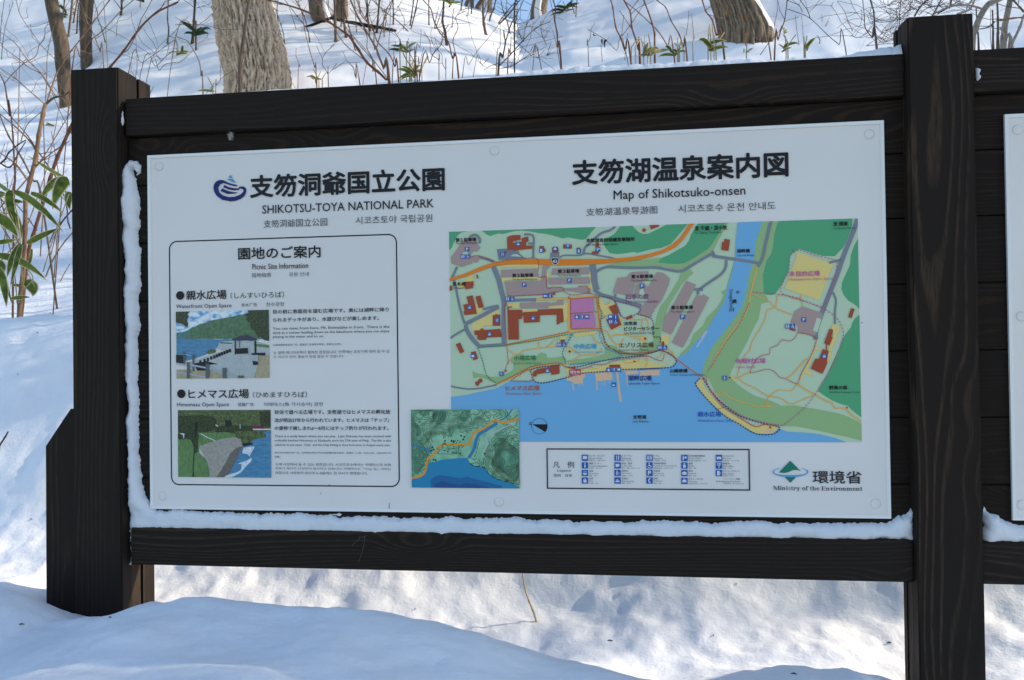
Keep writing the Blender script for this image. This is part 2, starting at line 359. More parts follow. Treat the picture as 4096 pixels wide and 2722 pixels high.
# flat print: every ink shape lies on the panel face, each a hair above the one below
STEP = [0]
def lay(l):
    STEP[0] = (STEP[0]+1) % 900; return -.00022*(l+1)-STEP[0]*2.0e-7
def area(clip, pts):
    if clip:
        (x0,z0,x1,z1) = clip
        for ax, lim, sg in ((0,x0,1),(0,x1,-1),(1,z0,1),(1,z1,-1)):
            out = []
            for i in range(len(pts)):
                a, b = pts[i-1], pts[i]; ia = sg*(a[ax]-lim) >= 0; ib = sg*(b[ax]-lim) >= 0
                if ia != ib:
                    t = (lim-a[ax])/(b[ax]-a[ax]); out.append((a[0]+t*(b[0]-a[0]), a[1]+t*(b[1]-a[1])))
                if ib: out.append(b)
            pts = out
            if not pts: return []
    return pts
def fill(mb, l, src, clip=None, sm=False, m=0):
    pts = [pan(*p) for p in T(src)] if isinstance(src, str) else src
    if sm: pts = [tuple(p) for p in smooth(pts+[pts[0]], 3)][:-1]
    pts = area(clip, pts)
    if len(pts) < 3: return
    y = lay(l); tri = tessellate_polygon([[Vector((p[0], p[1], 0)) for p in pts]])
    F = []
    for t in tri:
        a, b, c = (pts[i] for i in t)
        F.append(t if (b[0]-a[0])*(c[1]-a[1])-(b[1]-a[1])*(c[0]-a[0]) > 0 else (t[0],t[2],t[1]))
    mb.add([(p[0], y, p[1]) for p in pts], F, m)
def stroke(mb, l, src, w, clip=None, dash=None, sm=True, m=0, closed=False):
    # w, dash in metres on the panel
    P = [np.array(pan(*p)) for p in T(src)] if isinstance(src, str) else [np.array(p) for p in src]
    if closed: P.append(P[0])
    if sm: P = smooth(P, 4)
    segs = [P]
    if dash:
        on, off = dash; segs = []; cur = [P[0]]; lim = on; pen = True; acc = 0.
        for i in range(len(P)-1):
            a, b = P[i], P[i+1]; L = np.linalg.norm(b-a); s = 0.
            while L > 1e-9 and acc+(L-s) >= lim:
                s += lim-acc; q = a+(b-a)*(s/L)
                if pen: cur.append(q); segs.append(cur)
                cur = [q]; pen = not pen; lim = on if pen else off; acc = 0.
            acc += L-s
            if pen: cur.append(b)
        if pen and len(cur) > 1: segs.append(cur)
    for S in segs:
        S = [S[0]]+[S[i] for i in range(1,len(S)) if np.linalg.norm(S[i]-S[i-1]) > 1e-6]
        if len(S) < 2: continue
        y = lay(l); V = []
        for i in range(len(S)):
            t = S[min(i+1,len(S)-1)]-S[max(i-1,0)]; t = t/(np.linalg.norm(t)+1e-12); nn = np.array([-t[1],t[0]])*w/2
            V += [S[i]-nn, S[i]+nn]
        if clip: V = [np.array([min(max(v[0],clip[0]),clip[2]), min(max(v[1],clip[1]),clip[3])]) for v in V]
        mb.add([(v[0], y, v[1]) for v in V], [(2*i,2*i+2,2*i+3,2*i+1) for i in range(len(S)-1)], m)
def disc(mb, l, c, r, n=28, m=0, r2=0):
    y = lay(l)
    if r2:
        mb.add([(c[0]+q*math.cos(2*math.pi*i/n), y, c[1]+q*math.sin(2*math.pi*i/n)) for q in (r, r2) for i in range(n)], [(i,(i+1)%n,n+(i+1)%n,n+i) for i in range(n)], m)
    else:
        mb.add([(c[0]+r*math.cos(2*math.pi*i/n), y, c[1]+r*math.sin(2*math.pi*i/n)) for i in range(n)], [tuple(range(n))], m)

# lettering: all text objects are made first and turned into meshes together
TXT = []
def text(part, s, src, weight=0.0, l=8, mat=0, turn=None, shear=0):
    a, b = T(src); u0, v0 = pan(*a); u1, v1 = pan(*b)
    cu = bpy.data.curves.new('lettering', 'FONT'); cu.body = s; cu.fill_mode = 'FRONT'; cu.resolution_u = 2
    ob = bpy.data.objects.new('lettering', cu); COL.objects.link(ob)
    TXT.append((part, ob, (u0, v0, u1, v1), l, mat, turn, weight))
def flush_text(parts):
    bpy.context.view_layer.update(); dg = bpy.context.evaluated_depsgraph_get()
    for part, ob, (u0,v0,u1,v1), l, mat, turn, weight in TXT:
        m = ob.evaluated_get(dg).to_mesh(); k = len(m.vertices)
        if k:
            bd = ob.data.body
            if part == 'map' and len(bd) > 2 and not turn:      # keep the letters' own proportions
                wide = sum(1 if ord(q) > 255 else .35 for q in bd) if ord(bd[-1]) > 255 else 0
                h = .92*(u1-u0)/wide if wide else 1.75*(u1-u0)/len(bd); vc = (v0+v1)/2
                if v0-v1 < h: v0, v1 = vc+h/2, vc-h/2
            c = np.empty(k*3); m.vertices.foreach_get('co', c); c = c.reshape(-1,3)[:, :2]
            if turn: c = np.stack([c[:,1], -c[:,0]], 1)
            lo, hi = c.min(0), c.max(0); y = lay(l)
            g = max(weight,0)*(v0-v1)*1.1     # heavier strokes: the same letters set again a little to each side
            X = u0+g+(c[:,0]-lo[0])/(hi[0]-lo[0]+1e-9)*(u1-u0-2*g); Z = v1+g+(c[:,1]-lo[1])/(hi[1]-lo[1]+1e-9)*(v0-v1-2*g)
            FF = [tuple(p.vertices) for p in m.polygons]
            for j in range(8 if g > .00008 else 1):
                o = (g*math.cos(j*math.pi/4), g*math.sin(j*math.pi/4)) if g > .00008 else (0,0)
                parts[part].add(list(zip(X+o[0], [y-j*2.5e-6]*k, Z+o[1])), FF, mat)
        cu = ob.data; ob.to_mesh_clear(); bpy.data.objects.remove(ob); bpy.data.curves.remove(cu)
    TXT.clear()

PX = 1.8/2945     # metres per photo pixel on the panel
C = {k: plain('print_'+k, tuple(min(.97,.97*q) for q in v), .4, .3) for k, v in dict(
    land=(.58,.72,.50), forest=(.095,.42,.20), olive=(.345,.535,.235), water=(.19,.48,.76), highway=(.92,.25,.015), road=(.235,.26,.30),
    parking=(.47,.33,.30), brick=(.42,.075,.03), sand=(.86,.68,.24), path=(.90,.50,.12), purple=(.66,.24,.44), deck=(.85,.55,.35),
    red=(.62,.035,.055), pink=(.60,.13,.28), green=(.02,.26,.10), blue=(.05,.36,.62), navy=(.025,.04,.20), brown=(.16,.06,.03), rust=(.52,.13,.05),
    plum=(.28,.05,.25), iconblue=(.012,.12,.46), white=(.76,.78,.80), lilac=(.62,.62,.80), magenta=(.62,.14,.36), royal=(.03,.12,.50)).items()}
MAP = MB(); BOX = None
# ------------------------------------------------------------------ the lakeside map
u0, v1 = pan(1796,928); u1, _ = pan(3432,875); _, v0 = pan(3445,1769); u0 = (u0+pan(1805,1637)[0])/2; u1 = (u1+pan(3445,1769)[0])/2
v1 = (v1+pan(3430,875)[1])/2; v0 = (v0+pan(2079,1769)[1])/2
CL = (u0, v0, u1, v1)
land = MB(); fill(land, 0, [(u0,v0),(u1,v0),(u1,v1),(u0,v1)])
MAPO = land.build('area_map', C['land'], PANEL)
def layer(name, mats): return (MB(), name, mats)
wood_, water_, roads_, bld_, path_, rout_, sym_, lett_ = (MB() for _ in range(8))
for s in ("A 120,178 316,172 250,185 210,215 190,260 165,300 150,345 125,368 100,368",
 "A 468,150 468,172 500,195 530,215 560,222 600,205 640,195 690,200 730,190 800,172 870,165 960,172 1050,190 1130,200 1200,215 1280,238 1310,248 1370,237 1430,250 1520,262 1560,245 1590,205 1620,170 1660,128 1660,90",
 "A 1910,90 1910,118 1880,160 1850,200 1780,240 1735,270 1740,310 1760,350 1800,400 1870,412 1950,405 2050,388 C 0,380 130,345 240,330 330,290 400,210 450,150 502,88 502,60 300,60 280,100 230,130 160,165 100,190 50,190 A 2100,180 2060,140 2038,115 2038,90",
 "C 600,60 600,85 530,200 510,260 470,310 380,360 310,400 250,425 205,465 215,475 300,485 400,490 470,480 560,430 640,380 700,340 740,290 780,240 840,140 870,78 870,50",
 "C 1400,40 1400,65 1360,180 1350,260 1345,330 1320,400 1280,460 1260,540 1245,600 1250,660 1255,770 1280,795 1340,798 1380,770 1410,730 1440,680 1470,620 1500,560 1505,480 1520,400 1560,365 1610,340 1680,360 1760,390 1850,410 1960,412 1990,380 2040,330 2070,270 2100,200 2130,110 2142,0",
 "C 2230,220 2190,240 2150,310 2120,400 2110,500 2060,610 2030,680 2025,740 2050,800 2090,850 2140,880 2180,910 2203,940 2230,960",
 "C 2240,970 2205,990 2160,1030 2130,1080 2120,1120 2070,1180 D 2040,230 2000,340 1940,470 1890,580 1830,680 1795,740 1795,760 1850,800 1930,850 2010,885 2090,905 2120,940 2222,1020 2260,1040"):
    fill(wood_, 2, s, CL)
for s in ("A 1750,530 1800,520 1900,490 2000,478 2150,470 2300,455 C 100,435 250,425 205,465 215,478 300,487 400,492 470,482 560,430 640,380 700,340 740,290 840,140 870,78 870,50 905,50 905,76 860,150 800,260 760,340 740,370 640,430 560,490 480,535 420,548 360,545 280,515 180,512 0,515 A 2000,535 1850,540",
 "C 430,575 520,540 555,577 500,630 440,690 380,790 310,900 270,1010 240,1110 230,1180 225,1300 D 225,330 100,365 0,385 20,345 30,300 120,290 160,250 165,150 C 190,1014 220,920 280,850 350,740 410,640",
 "B 1760,350 1770,325 1830,318 1880,335 1900,370 2000,395 2100,400 2250,385 2290,390 2150,430 1950,440 1700,490 1500,525 1380,520 1350,480 1420,470 1530,460 1640,440 1750,410",
 "B 365,588 400,610 480,625 560,650 640,650 700,630 760,600 800,570 795,530 770,490 775,450 800,430 870,410 950,430 1040,440 1060,410 1090,395 1140,410 1150,450 1240,450 1310,435 1350,460 1340,520 1270,500 1180,510 1060,530 980,550 900,600 800,650 700,690 620,720 560,700 480,660 420,655 380,670",
 "C 960,460 945,540 920,640 890,730 870,830 820,930 760,1020 720,1090 670,1170 600,1240 540,1310 490,1380 430,1400 415,1390 480,1330 520,1280 560,1180 620,1130 660,1090 680,1030 720,990 780,930 820,870 855,800 830,765 880,740 900,660",
 "C 1240,40 1240,68 1400,65 1360,180 1345,330 1280,460 1245,600 1255,770 1300,840 1290,870 1230,885 1220,950 1200,1040 1150,1130 1080,1280 1000,1420 960,1490 D 920,590 915,620 1000,700 1150,800 1340,860 1430,905 1560,900 1780,940 2000,980 2100,1015 2222,1080 2260,1100 2260,1260 2222,1250 2060,1210 1700,1130 1560,1108 1430,1108 1270,1070 1130,1040 1010,990 900,910 820,830 760,750 740,700 720,660 690,620 650,600 640,560 660,500 700,400 760,290 840,190 920,90 980,0 C 1040,900 1080,760 1100,630 1130,520 1150,480 1160,430 1170,300 1200,190"):
    fill(wood_, 3, s, CL, m=1)
fill(water_, 4, "B 100,868 144,862 300,840 460,805 620,770 770,690 990,690 1015,700 1070,715 1140,710 1350,660 1350,640 1550,610 1780,590 2350,560 D 0,540 200,530 340,520 385,470 415,410 430,400 490,385 540,315 600,245 C 670,1170 720,1090 820,930 870,830 890,730 920,640 945,540 965,440 975,250 995,75 995,50 1242,50 1242,68 1200,190 1170,300 1160,430 1150,480 1130,520 1100,630 1080,760 1040,900 980,1000 D 920,90 840,190 760,290 700,400 660,500 640,560 650,600 600,640 580,700 700,850 860,1000 1000,1090 1150,1170 1200,1180 1340,1190 1400,1130 1430,1140 1480,1160 1650,1170 1800,1185 1950,1220 2065,1262 2100,1300 P 2079,1800 1780,1800", CL)
stroke(water_, 5, "D 590,320 695,160", 12*.4*PX, m=1, sm=False); fill(water_, 5, "D 630,225 650,235 700,165 680,155", m=1)
for s in ("D 620,640 650,650 665,720 740,810 850,930 980,1020 1150,1100 1250,1090 1310,1085 1400,1110 1380,1150 1340,1185 1180,1180 1000,1090 860,1000 700,850 580,700 590,660",
 "B 1340,560 1500,580 1750,530 1900,490 2070,470 2250,490 2340,530 2350,560 1900,590 1500,625 1360,640", "D 0,480 110,465 180,505 290,470 340,430 270,510 0,520",
 "A 640,590 645,560 690,530 750,522 1040,512 1085,560 1085,572 1010,545 700,547 670,562", "A 665,640 690,632 700,655 1080,650 1090,690 1070,690 1060,680 700,685 700,710 675,705", "A 1140,610 1185,605 1180,640 1160,640 1160,680 1140,675",
 "A 1570,605 1600,600 1620,640 1600,665 1570,650", "A 1590,700 1620,705 1630,760 1600,780 1560,770 1570,745 1600,740", "A 210,720 290,680 340,630 370,620 380,690 300,760 210,770", "A 390,905 480,1000 430,1035 370,1060 360,1050 410,1030",
 "A 355,1165 380,1100 450,1060 600,1000 640,1000 650,1040 580,1050 575,1160 490,1160 490,1190 380,1220", "A 735,935 860,920 850,980 740,975", "A 880,985 1050,990 1050,1010 900,1020", "A 1160,950 1360,920 1360,1090 1320,1120 1310,980 1160,975",
 "A 1655,880 1700,870 1760,940 1850,920 1900,990 1780,1050 1720,1050 1690,960", "A 1765,1090 1920,1060 1945,1150 1820,1220", "A 1400,1230 1690,1210 1640,1250 1600,1265 1570,1250 1540,1275 1500,1260 1480,1280 1440,1275", "A 1280,1270 1350,1270 1340,1310 1285,1300",
 "A 2130,1270 2200,1270 2180,1330 2110,1340", "A 1350,1400 1400,1395 1410,1440 1370,1455", "D 1765,250 1785,330 1830,340 1820,360 1770,340 1720,480 1690,540 1740,590 1750,610 1650,580 1640,650 1610,655 1640,560 1700,460 1760,330",
 "D 1920,90 2000,105 2010,130 1970,260 1930,340 1910,470 1860,460 1890,360 1930,240 1945,200", "C 1590,375 1945,490 1805,850 1460,735", "D 235,200 310,195 320,250 300,310 240,300", "D 915,610 990,690 975,640 935,605"):
    fill(path_, 5, s, CL)
for s in ("D 1270,1135 1370,1150 1360,1180 1255,1170", "B 1350,640 1550,615 1550,650 1530,660 1525,720 1500,720 1430,725 1400,695 1355,690", "B 1650,615 1830,600 1835,680 1700,695 1665,695",
 "B 1870,600 1895,600 1905,700 1920,820 1935,910 1910,912 1895,820 1885,700", "B 1965,590 2105,585 2105,620 1975,630", "B 2120,590 2330,575 2330,635 2125,640"):
    fill(path_, 5, s, CL, m=1)
for s, w in (("B 1415,725 1432,795",10),("B 1480,725 1487,755",8),("B 1520,715 1528,745",8),("B 1668,690 1675,795",12),("B 1715,690 1720,735",7),("B 1748,690 1752,745",7),("B 1805,680 1810,720",7),("B 1985,630 1995,755",12),("B 2160,640 2168,735",9)):
    stroke(path_, 5, s, w*.38*PX, m=1, sm=False)
# grey roads
for s, w in (("A 205,545 175,610 150,670 175,690 195,780 215,880 250,1030 285,1140",24),("A 290,1140 440,1070 640,960",42),("A 640,950 560,965 480,990",24),("A 300,1190 210,1240 132,1290",22),("A 295,1150 310,1210 360,1290 430,1370",44),
 ("A 425,1372 560,1365 712,1355",30),("A 692,1360 690,1150 690,950",40),("A 700,960 690,880 665,780 640,680 585,545",52),("A 740,897 900,890 1035,886",30),("A 320,270 350,225 400,212 440,250 440,300",26),("A 425,440 520,465 590,495",28),
 ("A 905,207 975,207 1005,240 1004,330 1000,450",22),("A 948,300 1005,300",18),("A 1280,447 1330,425 1480,425 1560,405 1700,430 1800,445 1870,465",16),("A 1528,415 1540,350 1600,290 1640,250 1720,190 1810,160 1862,118",24),
 ("A 1620,515 1635,620 1640,700 1665,790",64),("A 1640,780 1700,830 1850,875 2130,955",38),("A 1850,875 1860,830",24),("A 1650,600 1720,560 1790,545 1900,550 2090,555 C 180,525 300,545 400,562 460,550 560,490 680,420 750,385",28),
 ("C 740,360 765,405",24),("C 740,410 950,440 1150,472 1200,480",28),("C 1195,515 1240,430 1275,270 1325,60",30),("C 880,450 875,520 830,590 700,680 610,745",25),("C 560,740 650,745",24),("C 600,740 600,790",26),
 ("C 2187,35 2150,150 2050,400 1980,600 1900,800 1780,1120 1770,1240",42),("C 1900,478 2030,445",22),("C 1940,770 1970,850 1960,960 1960,1085",18),("B 130,748 250,770 340,778 450,770 620,735",16)):
    k = .3827 if s[0] == 'A' else .4025
    stroke(roads_, 6, s, w*k*PX, CL)
for s in ("A 622,360 730,355 840,370 860,410 920,455 640,475", "A 1178,398 1272,395 1275,465 1180,465"): fill(roads_, 6, s)
fill(roads_, 6, "A 765,432 790,415 830,412 880,440", m=3)
for s in ("A 143,440 200,370 250,290 300,270 370,220 420,310 450,345 410,390 390,370 330,430 440,440 430,490 400,500 370,490 360,510 250,545 150,510", "A 665,580 680,575 1035,562 1045,645 665,655", "A 700,697 1060,690 1085,682 1100,530 1180,535 1135,590 1140,660 1145,760 1300,760 1310,790 1200,815 1120,835 765,848 725,820",
 "A 1200,560 1585,548 1590,620 1190,628", "A 1160,660 1585,650 1590,720 1165,730", "A 1310,770 1550,755 1600,770 1600,828 1310,790", "A 865,920 980,915 980,900 1030,905 1030,920 1150,910 1170,920 1240,915 1260,890 1315,890 1315,945 1170,955 1140,975 870,978",
 "A 1880,660 1980,650 2010,610 2030,600 2205,590 2210,680 2060,720 2040,830 2000,840 1830,820", "A 2070,740 2130,700 2200,760 2290,600 C 250,575 320,630 310,690 280,760 240,850 200,900 170,940 130,1020 20,990 50,900 A 2240,850 2170,850 2060,830", "A 2100,1040 2130,960 2265,985 2230,1080",
 "C 485,655 582,695 335,1190 245,1155 270,1020 380,850", "C 590,790 640,810 650,790 712,822 450,1322 340,1270", "C 1560,960 1640,910 1830,975 1840,1000 1760,1200 1590,1165 1600,1100 1520,1080"): fill(roads_, 7, s, CL, m=1)
for s in ("C 1780,1022 1825,1040 1785,1170 1742,1150", "A 265,400 310,380 330,430 270,440", "A 2110,790 2150,770 2170,850 2110,880"): fill(roads_, 8, s, m=3)
fill(roads_, 9, "A 100,680 128,665 300,610 450,545 550,510 630,495 750,475 900,465 1048,463 1300,463 1600,463 1800,462 1950,450 2091,433 C 130,385 260,345 350,290 420,230 470,160 512,85 525,40 600,40 568,88 540,120 500,180 450,250 380,320 280,370 150,415 0,450 A 2091,474 1900,495 1700,515 1500,525 1220,530 1050,520 900,520 750,520 630,530 540,555 430,595 300,645 128,697 100,705", CL, m=2)
for s in ("A 728,235 780,215 868,212 870,260 785,280 785,295 880,285 880,250 910,235 950,228 952,280 930,285 925,325 990,320 992,355 835,370 800,378 790,368 732,368", "A 690,390 722,378 725,402 695,408", "A 1065,330 1110,325 1112,345 1130,365 1130,388 1110,388 1065,345", "A 1198,345 1265,345 1265,398 1200,398",
 "A 1315,310 1405,312 1405,355 1315,353", "A 1455,345 1490,342 1490,410 1460,410", "A 1655,290 1685,285 1690,350 1685,412 1615,412 1615,385 1650,380", "A 2150,140 2185,155 2165,183 2135,170", "A 2210,90 2325,90 2320,105 2310,125 2230,155", "A 405,630 420,625 430,665 415,668",
 "A 290,700 340,700 375,695 382,735 370,745 375,765 295,780 275,735", "A 110,750 150,740 160,785 132,798 110,800", "A 303,858 368,842 390,925 415,1035 285,1050 272,1010 285,1005 270,940 325,930", "A 400,855 450,845 485,965 430,978", "A 578,1050 605,1048 605,1038 625,1038 625,1045 655,1042 658,1160 580,1162",
 "A 385,1210 450,1208 450,1190 480,1188 480,1205 660,1192 675,1275 510,1285 508,1308 430,1310 415,1290 418,1260 388,1255", "A 192,1355 238,1335 280,1430 240,1452", "A 350,1435 400,1425 425,1505 378,1522",
 "A 730,960 780,958 780,970 748,970 748,995 880,992 885,1025 900,1018 1048,1010 1050,990 1310,980 1320,1120 1275,1130 1275,1140 1248,1152 1245,1045 1070,1050 1070,1122 905,1130 898,1055 885,1055 882,1088 848,1092 853,1305 742,1305",
 "A 1785,965 1860,935 1895,1030 1850,1060", "A 1762,1095 1890,1060 1925,1150 1815,1203", "A 1965,1075 2030,1045 2038,1080 1975,1098", "A 1285,1310 1330,1302 1330,1335 1290,1335", "A 1380,1412 1398,1428 1382,1445 1365,1428", "A 2160,1280 2185,1290 2178,1310 2155,1302", "A 735,835 752,845 740,858", "A 1205,815 1232,815 1232,838 1205,838",
 "B 1010,590 1040,580 1040,570 1180,545 1185,530 1275,525 1282,600 1275,620 1195,632 1190,600 1040,625 1040,645 1005,648 998,625", "B 1800,525 1915,522 1915,548 1805,552", "B 395,705 425,695 435,675 460,665 475,690 470,705 445,715 425,750 400,735", "B 703,575 728,578 725,600 703,598", "B 2055,480 2075,480 2075,498 2055,498",
 "C 863,240 918,248 903,360 830,350 840,270 858,272", "C 2120,928 2155,938 2125,1028 2090,1018", "C 1905,1132 1942,1145 1925,1210 1938,1220 1905,1298 1882,1290 1880,1345 1868,1345 1870,1285 1852,1275", "D 1840,340 1900,360 1890,390 1880,470 1885,480 1835,588 1718,535 1765,435 1800,440", "D 1510,130 1572,145 1560,165 1508,150",
 "D 235,290 250,262 262,265 268,300 240,305", "D 1308,1105 1328,1108 1325,1130 1306,1126", "D 905,622 915,612 930,622 915,634", "D 2065,922 2077,910 2090,922 2077,934"): fill(bld_, 10, s, CL)
for s in ("A 1390,885 1630,870 1640,1010 1395,1035", "A 1398,1045 1642,1030 1655,1175 1400,1190"): fill(bld_, 9, s, m=1)
# footpaths
for s, w in (("A 1035,885 1330,875 1660,855",25),("A 1375,880 1375,1050 1380,1210",28),("A 1665,860 1680,1000 1695,1190",30),("A 1370,1212 1540,1205 1700,1192",36),("A 728,1360 900,1330 1150,1280 1370,1225",18),("A 1060,1310 1055,1350 1060,1385",9),("A 735,1410 800,1450 850,1455 910,1415 1050,1395 1150,1385 1330,1370",10),("A 855,1455 780,1490 740,1560",10),
 ("A 1130,1385 1180,1350 1220,1310 1280,1295",10),("A 1620,1250 1640,1310 1690,1340 1720,1330",12),("A 1730,1200 1780,1230 1800,1270 1880,1250 2000,1260 2160,1270",12),("A 1800,1270 1850,1340 1900,1360",12),("A 1945,1290 1900,1380",11),("A 2140,1100 2130,1180 2110,1250",11),("A 2180,1090 2200,1130 2200,1190",11),("A 1960,1090 2080,1095 2180,1090",11),
 ("A 2010,1270 2130,1310 2170,1330",11),("A 1350,1370 1420,1410 1500,1470",10),("A 1370,1560 1500,1470 1650,1460 1720,1400",12),("A 1755,945 1790,925 1805,890",10),("B 1950,480 1970,505 2050,500 2100,490 2120,460",10),("B 2180,440 2200,480 2180,545",14),("B 1610,540 1640,565 1690,560",8),("B 620,728 780,660 950,575 1070,538 1270,512 1400,570",16),("B 878,420 880,520 900,580",12),("B 865,610 870,650",10),
 ("C 1190,520 1130,750 1110,880",15),("C 1110,880 1080,960 1000,1080 880,1240 790,1390 740,1490",15),("C 1130,775 1220,820 1310,865 1360,915 1430,955 1550,995",9),("C 1385,810 1365,915 1290,945 1270,1020 1240,1090 1180,1190 1130,1280 1110,1350 1050,1420 D 1000,560 990,620",9),("C 1385,805 1500,805 1550,835 1620,815 1620,790",9),("C 1620,820 1635,910",9),
 ("D 960,625 1010,620 1070,585 1120,575",13),("D 1000,625 1060,680 1170,730 1280,800 1420,830 1515,885 1620,850 1755,795",9),("D 1275,885 1305,815 1390,750 1530,750 1580,690",9),("D 1480,625 1540,590 1665,450 1690,450",14),("D 1590,690 1690,755 1760,790 1860,850 1930,875 1960,925 2060,930 2120,990 2225,1062",13),("D 760,765 820,800 820,755 920,820 1020,865 1120,885 1190,915 1260,915 1330,910 1275,885",9),
 ("D 240,345 390,440 520,540 680,640",12),("D 750,790 850,910 1000,1010 1160,1108 1260,1090",12),("D 190,430 230,400 240,360",11),("D 80,430 95,480 75,520",12),("D 300,340 355,380 340,400",12)):
    k = .3827 if s[0] in 'AB' else .4025
    stroke(path_, 6, s, w*k*PX, CL, m=2)
# dotted and dashed routes
RT = ['red','pink','green','blue','navy','brown','rust','plum']
for mi, w, dsh, L in ((0,7,(4.5,3.5),("A 345,445 410,425 430,430 520,455 620,495 700,480 850,468 1048,465 1050,645 1135,650 1140,750 1170,770 1200,758 1305,760 1308,795 1200,815 1120,832 800,850 750,850 720,820","A 1308,795 1390,835 1465,835 1575,820 1640,835 1670,850","A 1470,750 1570,748 1575,820","A 1385,845 1390,880 1660,858","A 1660,858 1680,1000 1700,1190","A 1700,1190 1390,1195","A 1390,880 1395,1195","A 1395,1035 1670,1015","A 1370,1225 1200,1260 900,1320 725,1355","A 725,1355 715,1200 700,1000 710,930 740,905","A 1690,1100 1760,1060",
  "A 725,1360 735,1490 740,1530 B 720,550 715,575","A 1700,1190 1730,1270 1750,1350 1800,1390 1900,1430 2000,1445 2200,1440 C 100,1360 190,1345","B 620,725 800,640 950,560 1060,530 1270,505 1330,540 1400,560 1500,570 1600,540 1650,520 1750,520 1850,480 2000,460 2200,435 2290,470 2340,480","D 240,345 390,440 520,540 670,640 690,690 750,790 850,910 1000,1010 1160,1108 1260,1090 1400,1105","D 0,410 100,410 200,450 250,450 265,380",
  "D 1590,175 1560,230 1510,260 1430,250 1390,300 1320,330 1305,390 1230,405 1170,460 1120,575 1270,542 1350,560 1410,620 1470,635 1580,685 1610,620 1640,555 1700,450 1760,310 1760,220 1590,175")),
 (1,6,(11,8),("C 1510,440 1530,395 1610,352 1750,400 1960,450 1980,490 1960,620 1900,800 1850,910 1800,905 1500,810 1430,770 1420,740 1450,660 1500,560 1510,440","C 1140,770 1500,805 1800,915 1900,965 1990,1040 2040,1150 2030,1250 1950,1480","D 1950,480 1800,730 1740,820 1640,940 1470,1080 1400,1095 1250,1070 1050,1010 900,920 760,790 690,680 680,600","C 1110,880 1000,1100 880,1260 740,1490 D 690,570")),
 (2,7,(9,6),("B 720,325 440,345 435,370 470,470 520,640 620,715","B 725,318 1060,265 1385,205 1390,250 1340,330 1310,400 1330,460 1350,520")),
 (3,8,(9,6),("B 1365,300 1410,200 1520,178 1690,165 1700,220 1740,320 1780,360 1860,390 1930,430 1800,470 1600,500 1380,525",)),
 (4,8,(10,6),("B 1290,525 1210,535 1100,545 985,575 990,630 1010,690 1060,712 1140,710 1350,660 1510,615 1750,595 1950,575 2340,560","D 0,540 220,530 340,518 385,460 330,390 220,350","B 1370,550 1480,545 1700,490 1900,455 2100,430 2340,370","D 620,630 590,660 580,700 700,850 860,1000 1000,1080 1170,1180 1340,1185 1410,1120 1250,1080 1050,1020 900,930 760,800 690,700 650,630")),
 (5,7,(9,6),("A 1680,850 1840,890 1920,1070","A 1680,860 1690,960 1720,1030 1705,1130 1730,1250 1760,1340 1800,1380","A 2090,1040 2220,1080 2255,1130 2255,1270 2325,1280 2325,1350","B 1850,360 1900,400 2050,415 2200,410 2330,370")),
 (6,7,(9,6),("B 770,690 990,690 970,580 920,590 780,680",)), (7,7,(9,6),("A 1850,900 2100,970 2090,1030 1940,1075 1850,900",))):
    for s in L:
        stroke(rout_, 11, s, w*1.35*.39*PX, CL, (dsh[0]*1.2*.39*PX*1.6, dsh[1]*.39*PX*1.6), m=mi)
# place names
def TT2(s, src, w=.02, m=0): text('map', s, src, w, 13, m)
for s, a, e, b in (("第１駐車場","A 192,245 408,280","The First Parking Lot","A 192,290 422,310"),("第２駐車場","A 782,620 1002,648","The Second Parking Lot","A 782,668 1043,686"),("第３駐車場","A 1258,575 1482,605","The Third Parking Lot","A 1258,628 1500,648"),("第４駐車場","A 2025,630 2252,660","The Fourth Parking Lot","A 2025,680 2290,698"),
 ("支笏湖自然保護官事務所","A 1553,250 2062,275","Lake Shikotsu Ranger Station","A 1553,305 1888,322"),("至 札幌","A 158,705 297,742","To Sapporo","A 158,757 282,778"),("支笏湖","A 1950,1120 2083,1152",None,None),("ビジターセンター","A 1950,1175 2315,1205","Lake Shikotsu Visitor Center","A 1950,1225 2275,1245"),
 ("至 千歳・苫小牧","C 568,115 890,150","To Chitose, Tomakomai","C 570,170 830,187"),("至 国道","C 1942,72 2087,108","To National Highway","C 1942,128 2165,143"),("湖畔橋","C 985,345 1115,375","Lakeside Bridge","C 985,398 1158,415"),("第５駐車場","C 332,905 550,938","The Fifth Parking Lot","C 332,958 565,975"),
 ("山線鉄橋","D 322,540 497,572","Former Yamasen Railway Bridge","D 322,592 668,605"),("野鳥の森","D 1900,705 2083,740","Wild Bird Sanctuary Forest","D 1900,762 2205,780"),("支笏湖","B 2050,1052 2188,1090","Lake Shikotsu","B 2048,1106 2210,1128"),("千","C 975,757 1015,790",None,None),("歳","C 938,840 985,880",None,None),("川","C 908,925 958,963",None,None)):
    TT2(s, a, .028, 0)
    if e: TT2(e, b, 0, 0)
for mi, s, a, e, b in ((1,"四季の庭","A 1967,838 2208,875","Four Seasons Garden","A 1967,897 2305,915"),(2,"中央広場","A 1425,1355 1663,1396","Central Open Space","A 1430,1425 1732,1448"),(3,"エゾリス広場","A 1897,1342 2260,1383","Ezorisu Open Space","A 1897,1405 2205,1426"),(4,"小鳥広場","A 800,1475 1032,1518","Kotori Open Space","B 806,500 1090,520"),
 (5,"ヒメマス広場","B 715,745 1070,792","Himemasu Open Space","B 718,820 1093,838"),(6,"湖畔広場","B 1998,640 2245,688","Lakeside Open Space","B 1998,712 2332,733"),(7,"多目的広場","C 1508,565 1810,607","Multipurpose Open Space","C 1503,632 1940,652"),(7,"休暇村広場","C 970,1430 1270,1473","Open Space","D 972,510 1170,530"),(8,"親水広場","D 595,965 830,1008","Waterfront Open Space","D 595,1045 955,1063")):
    TT2(s, a, .022, mi); TT2(e, b, 0, mi)
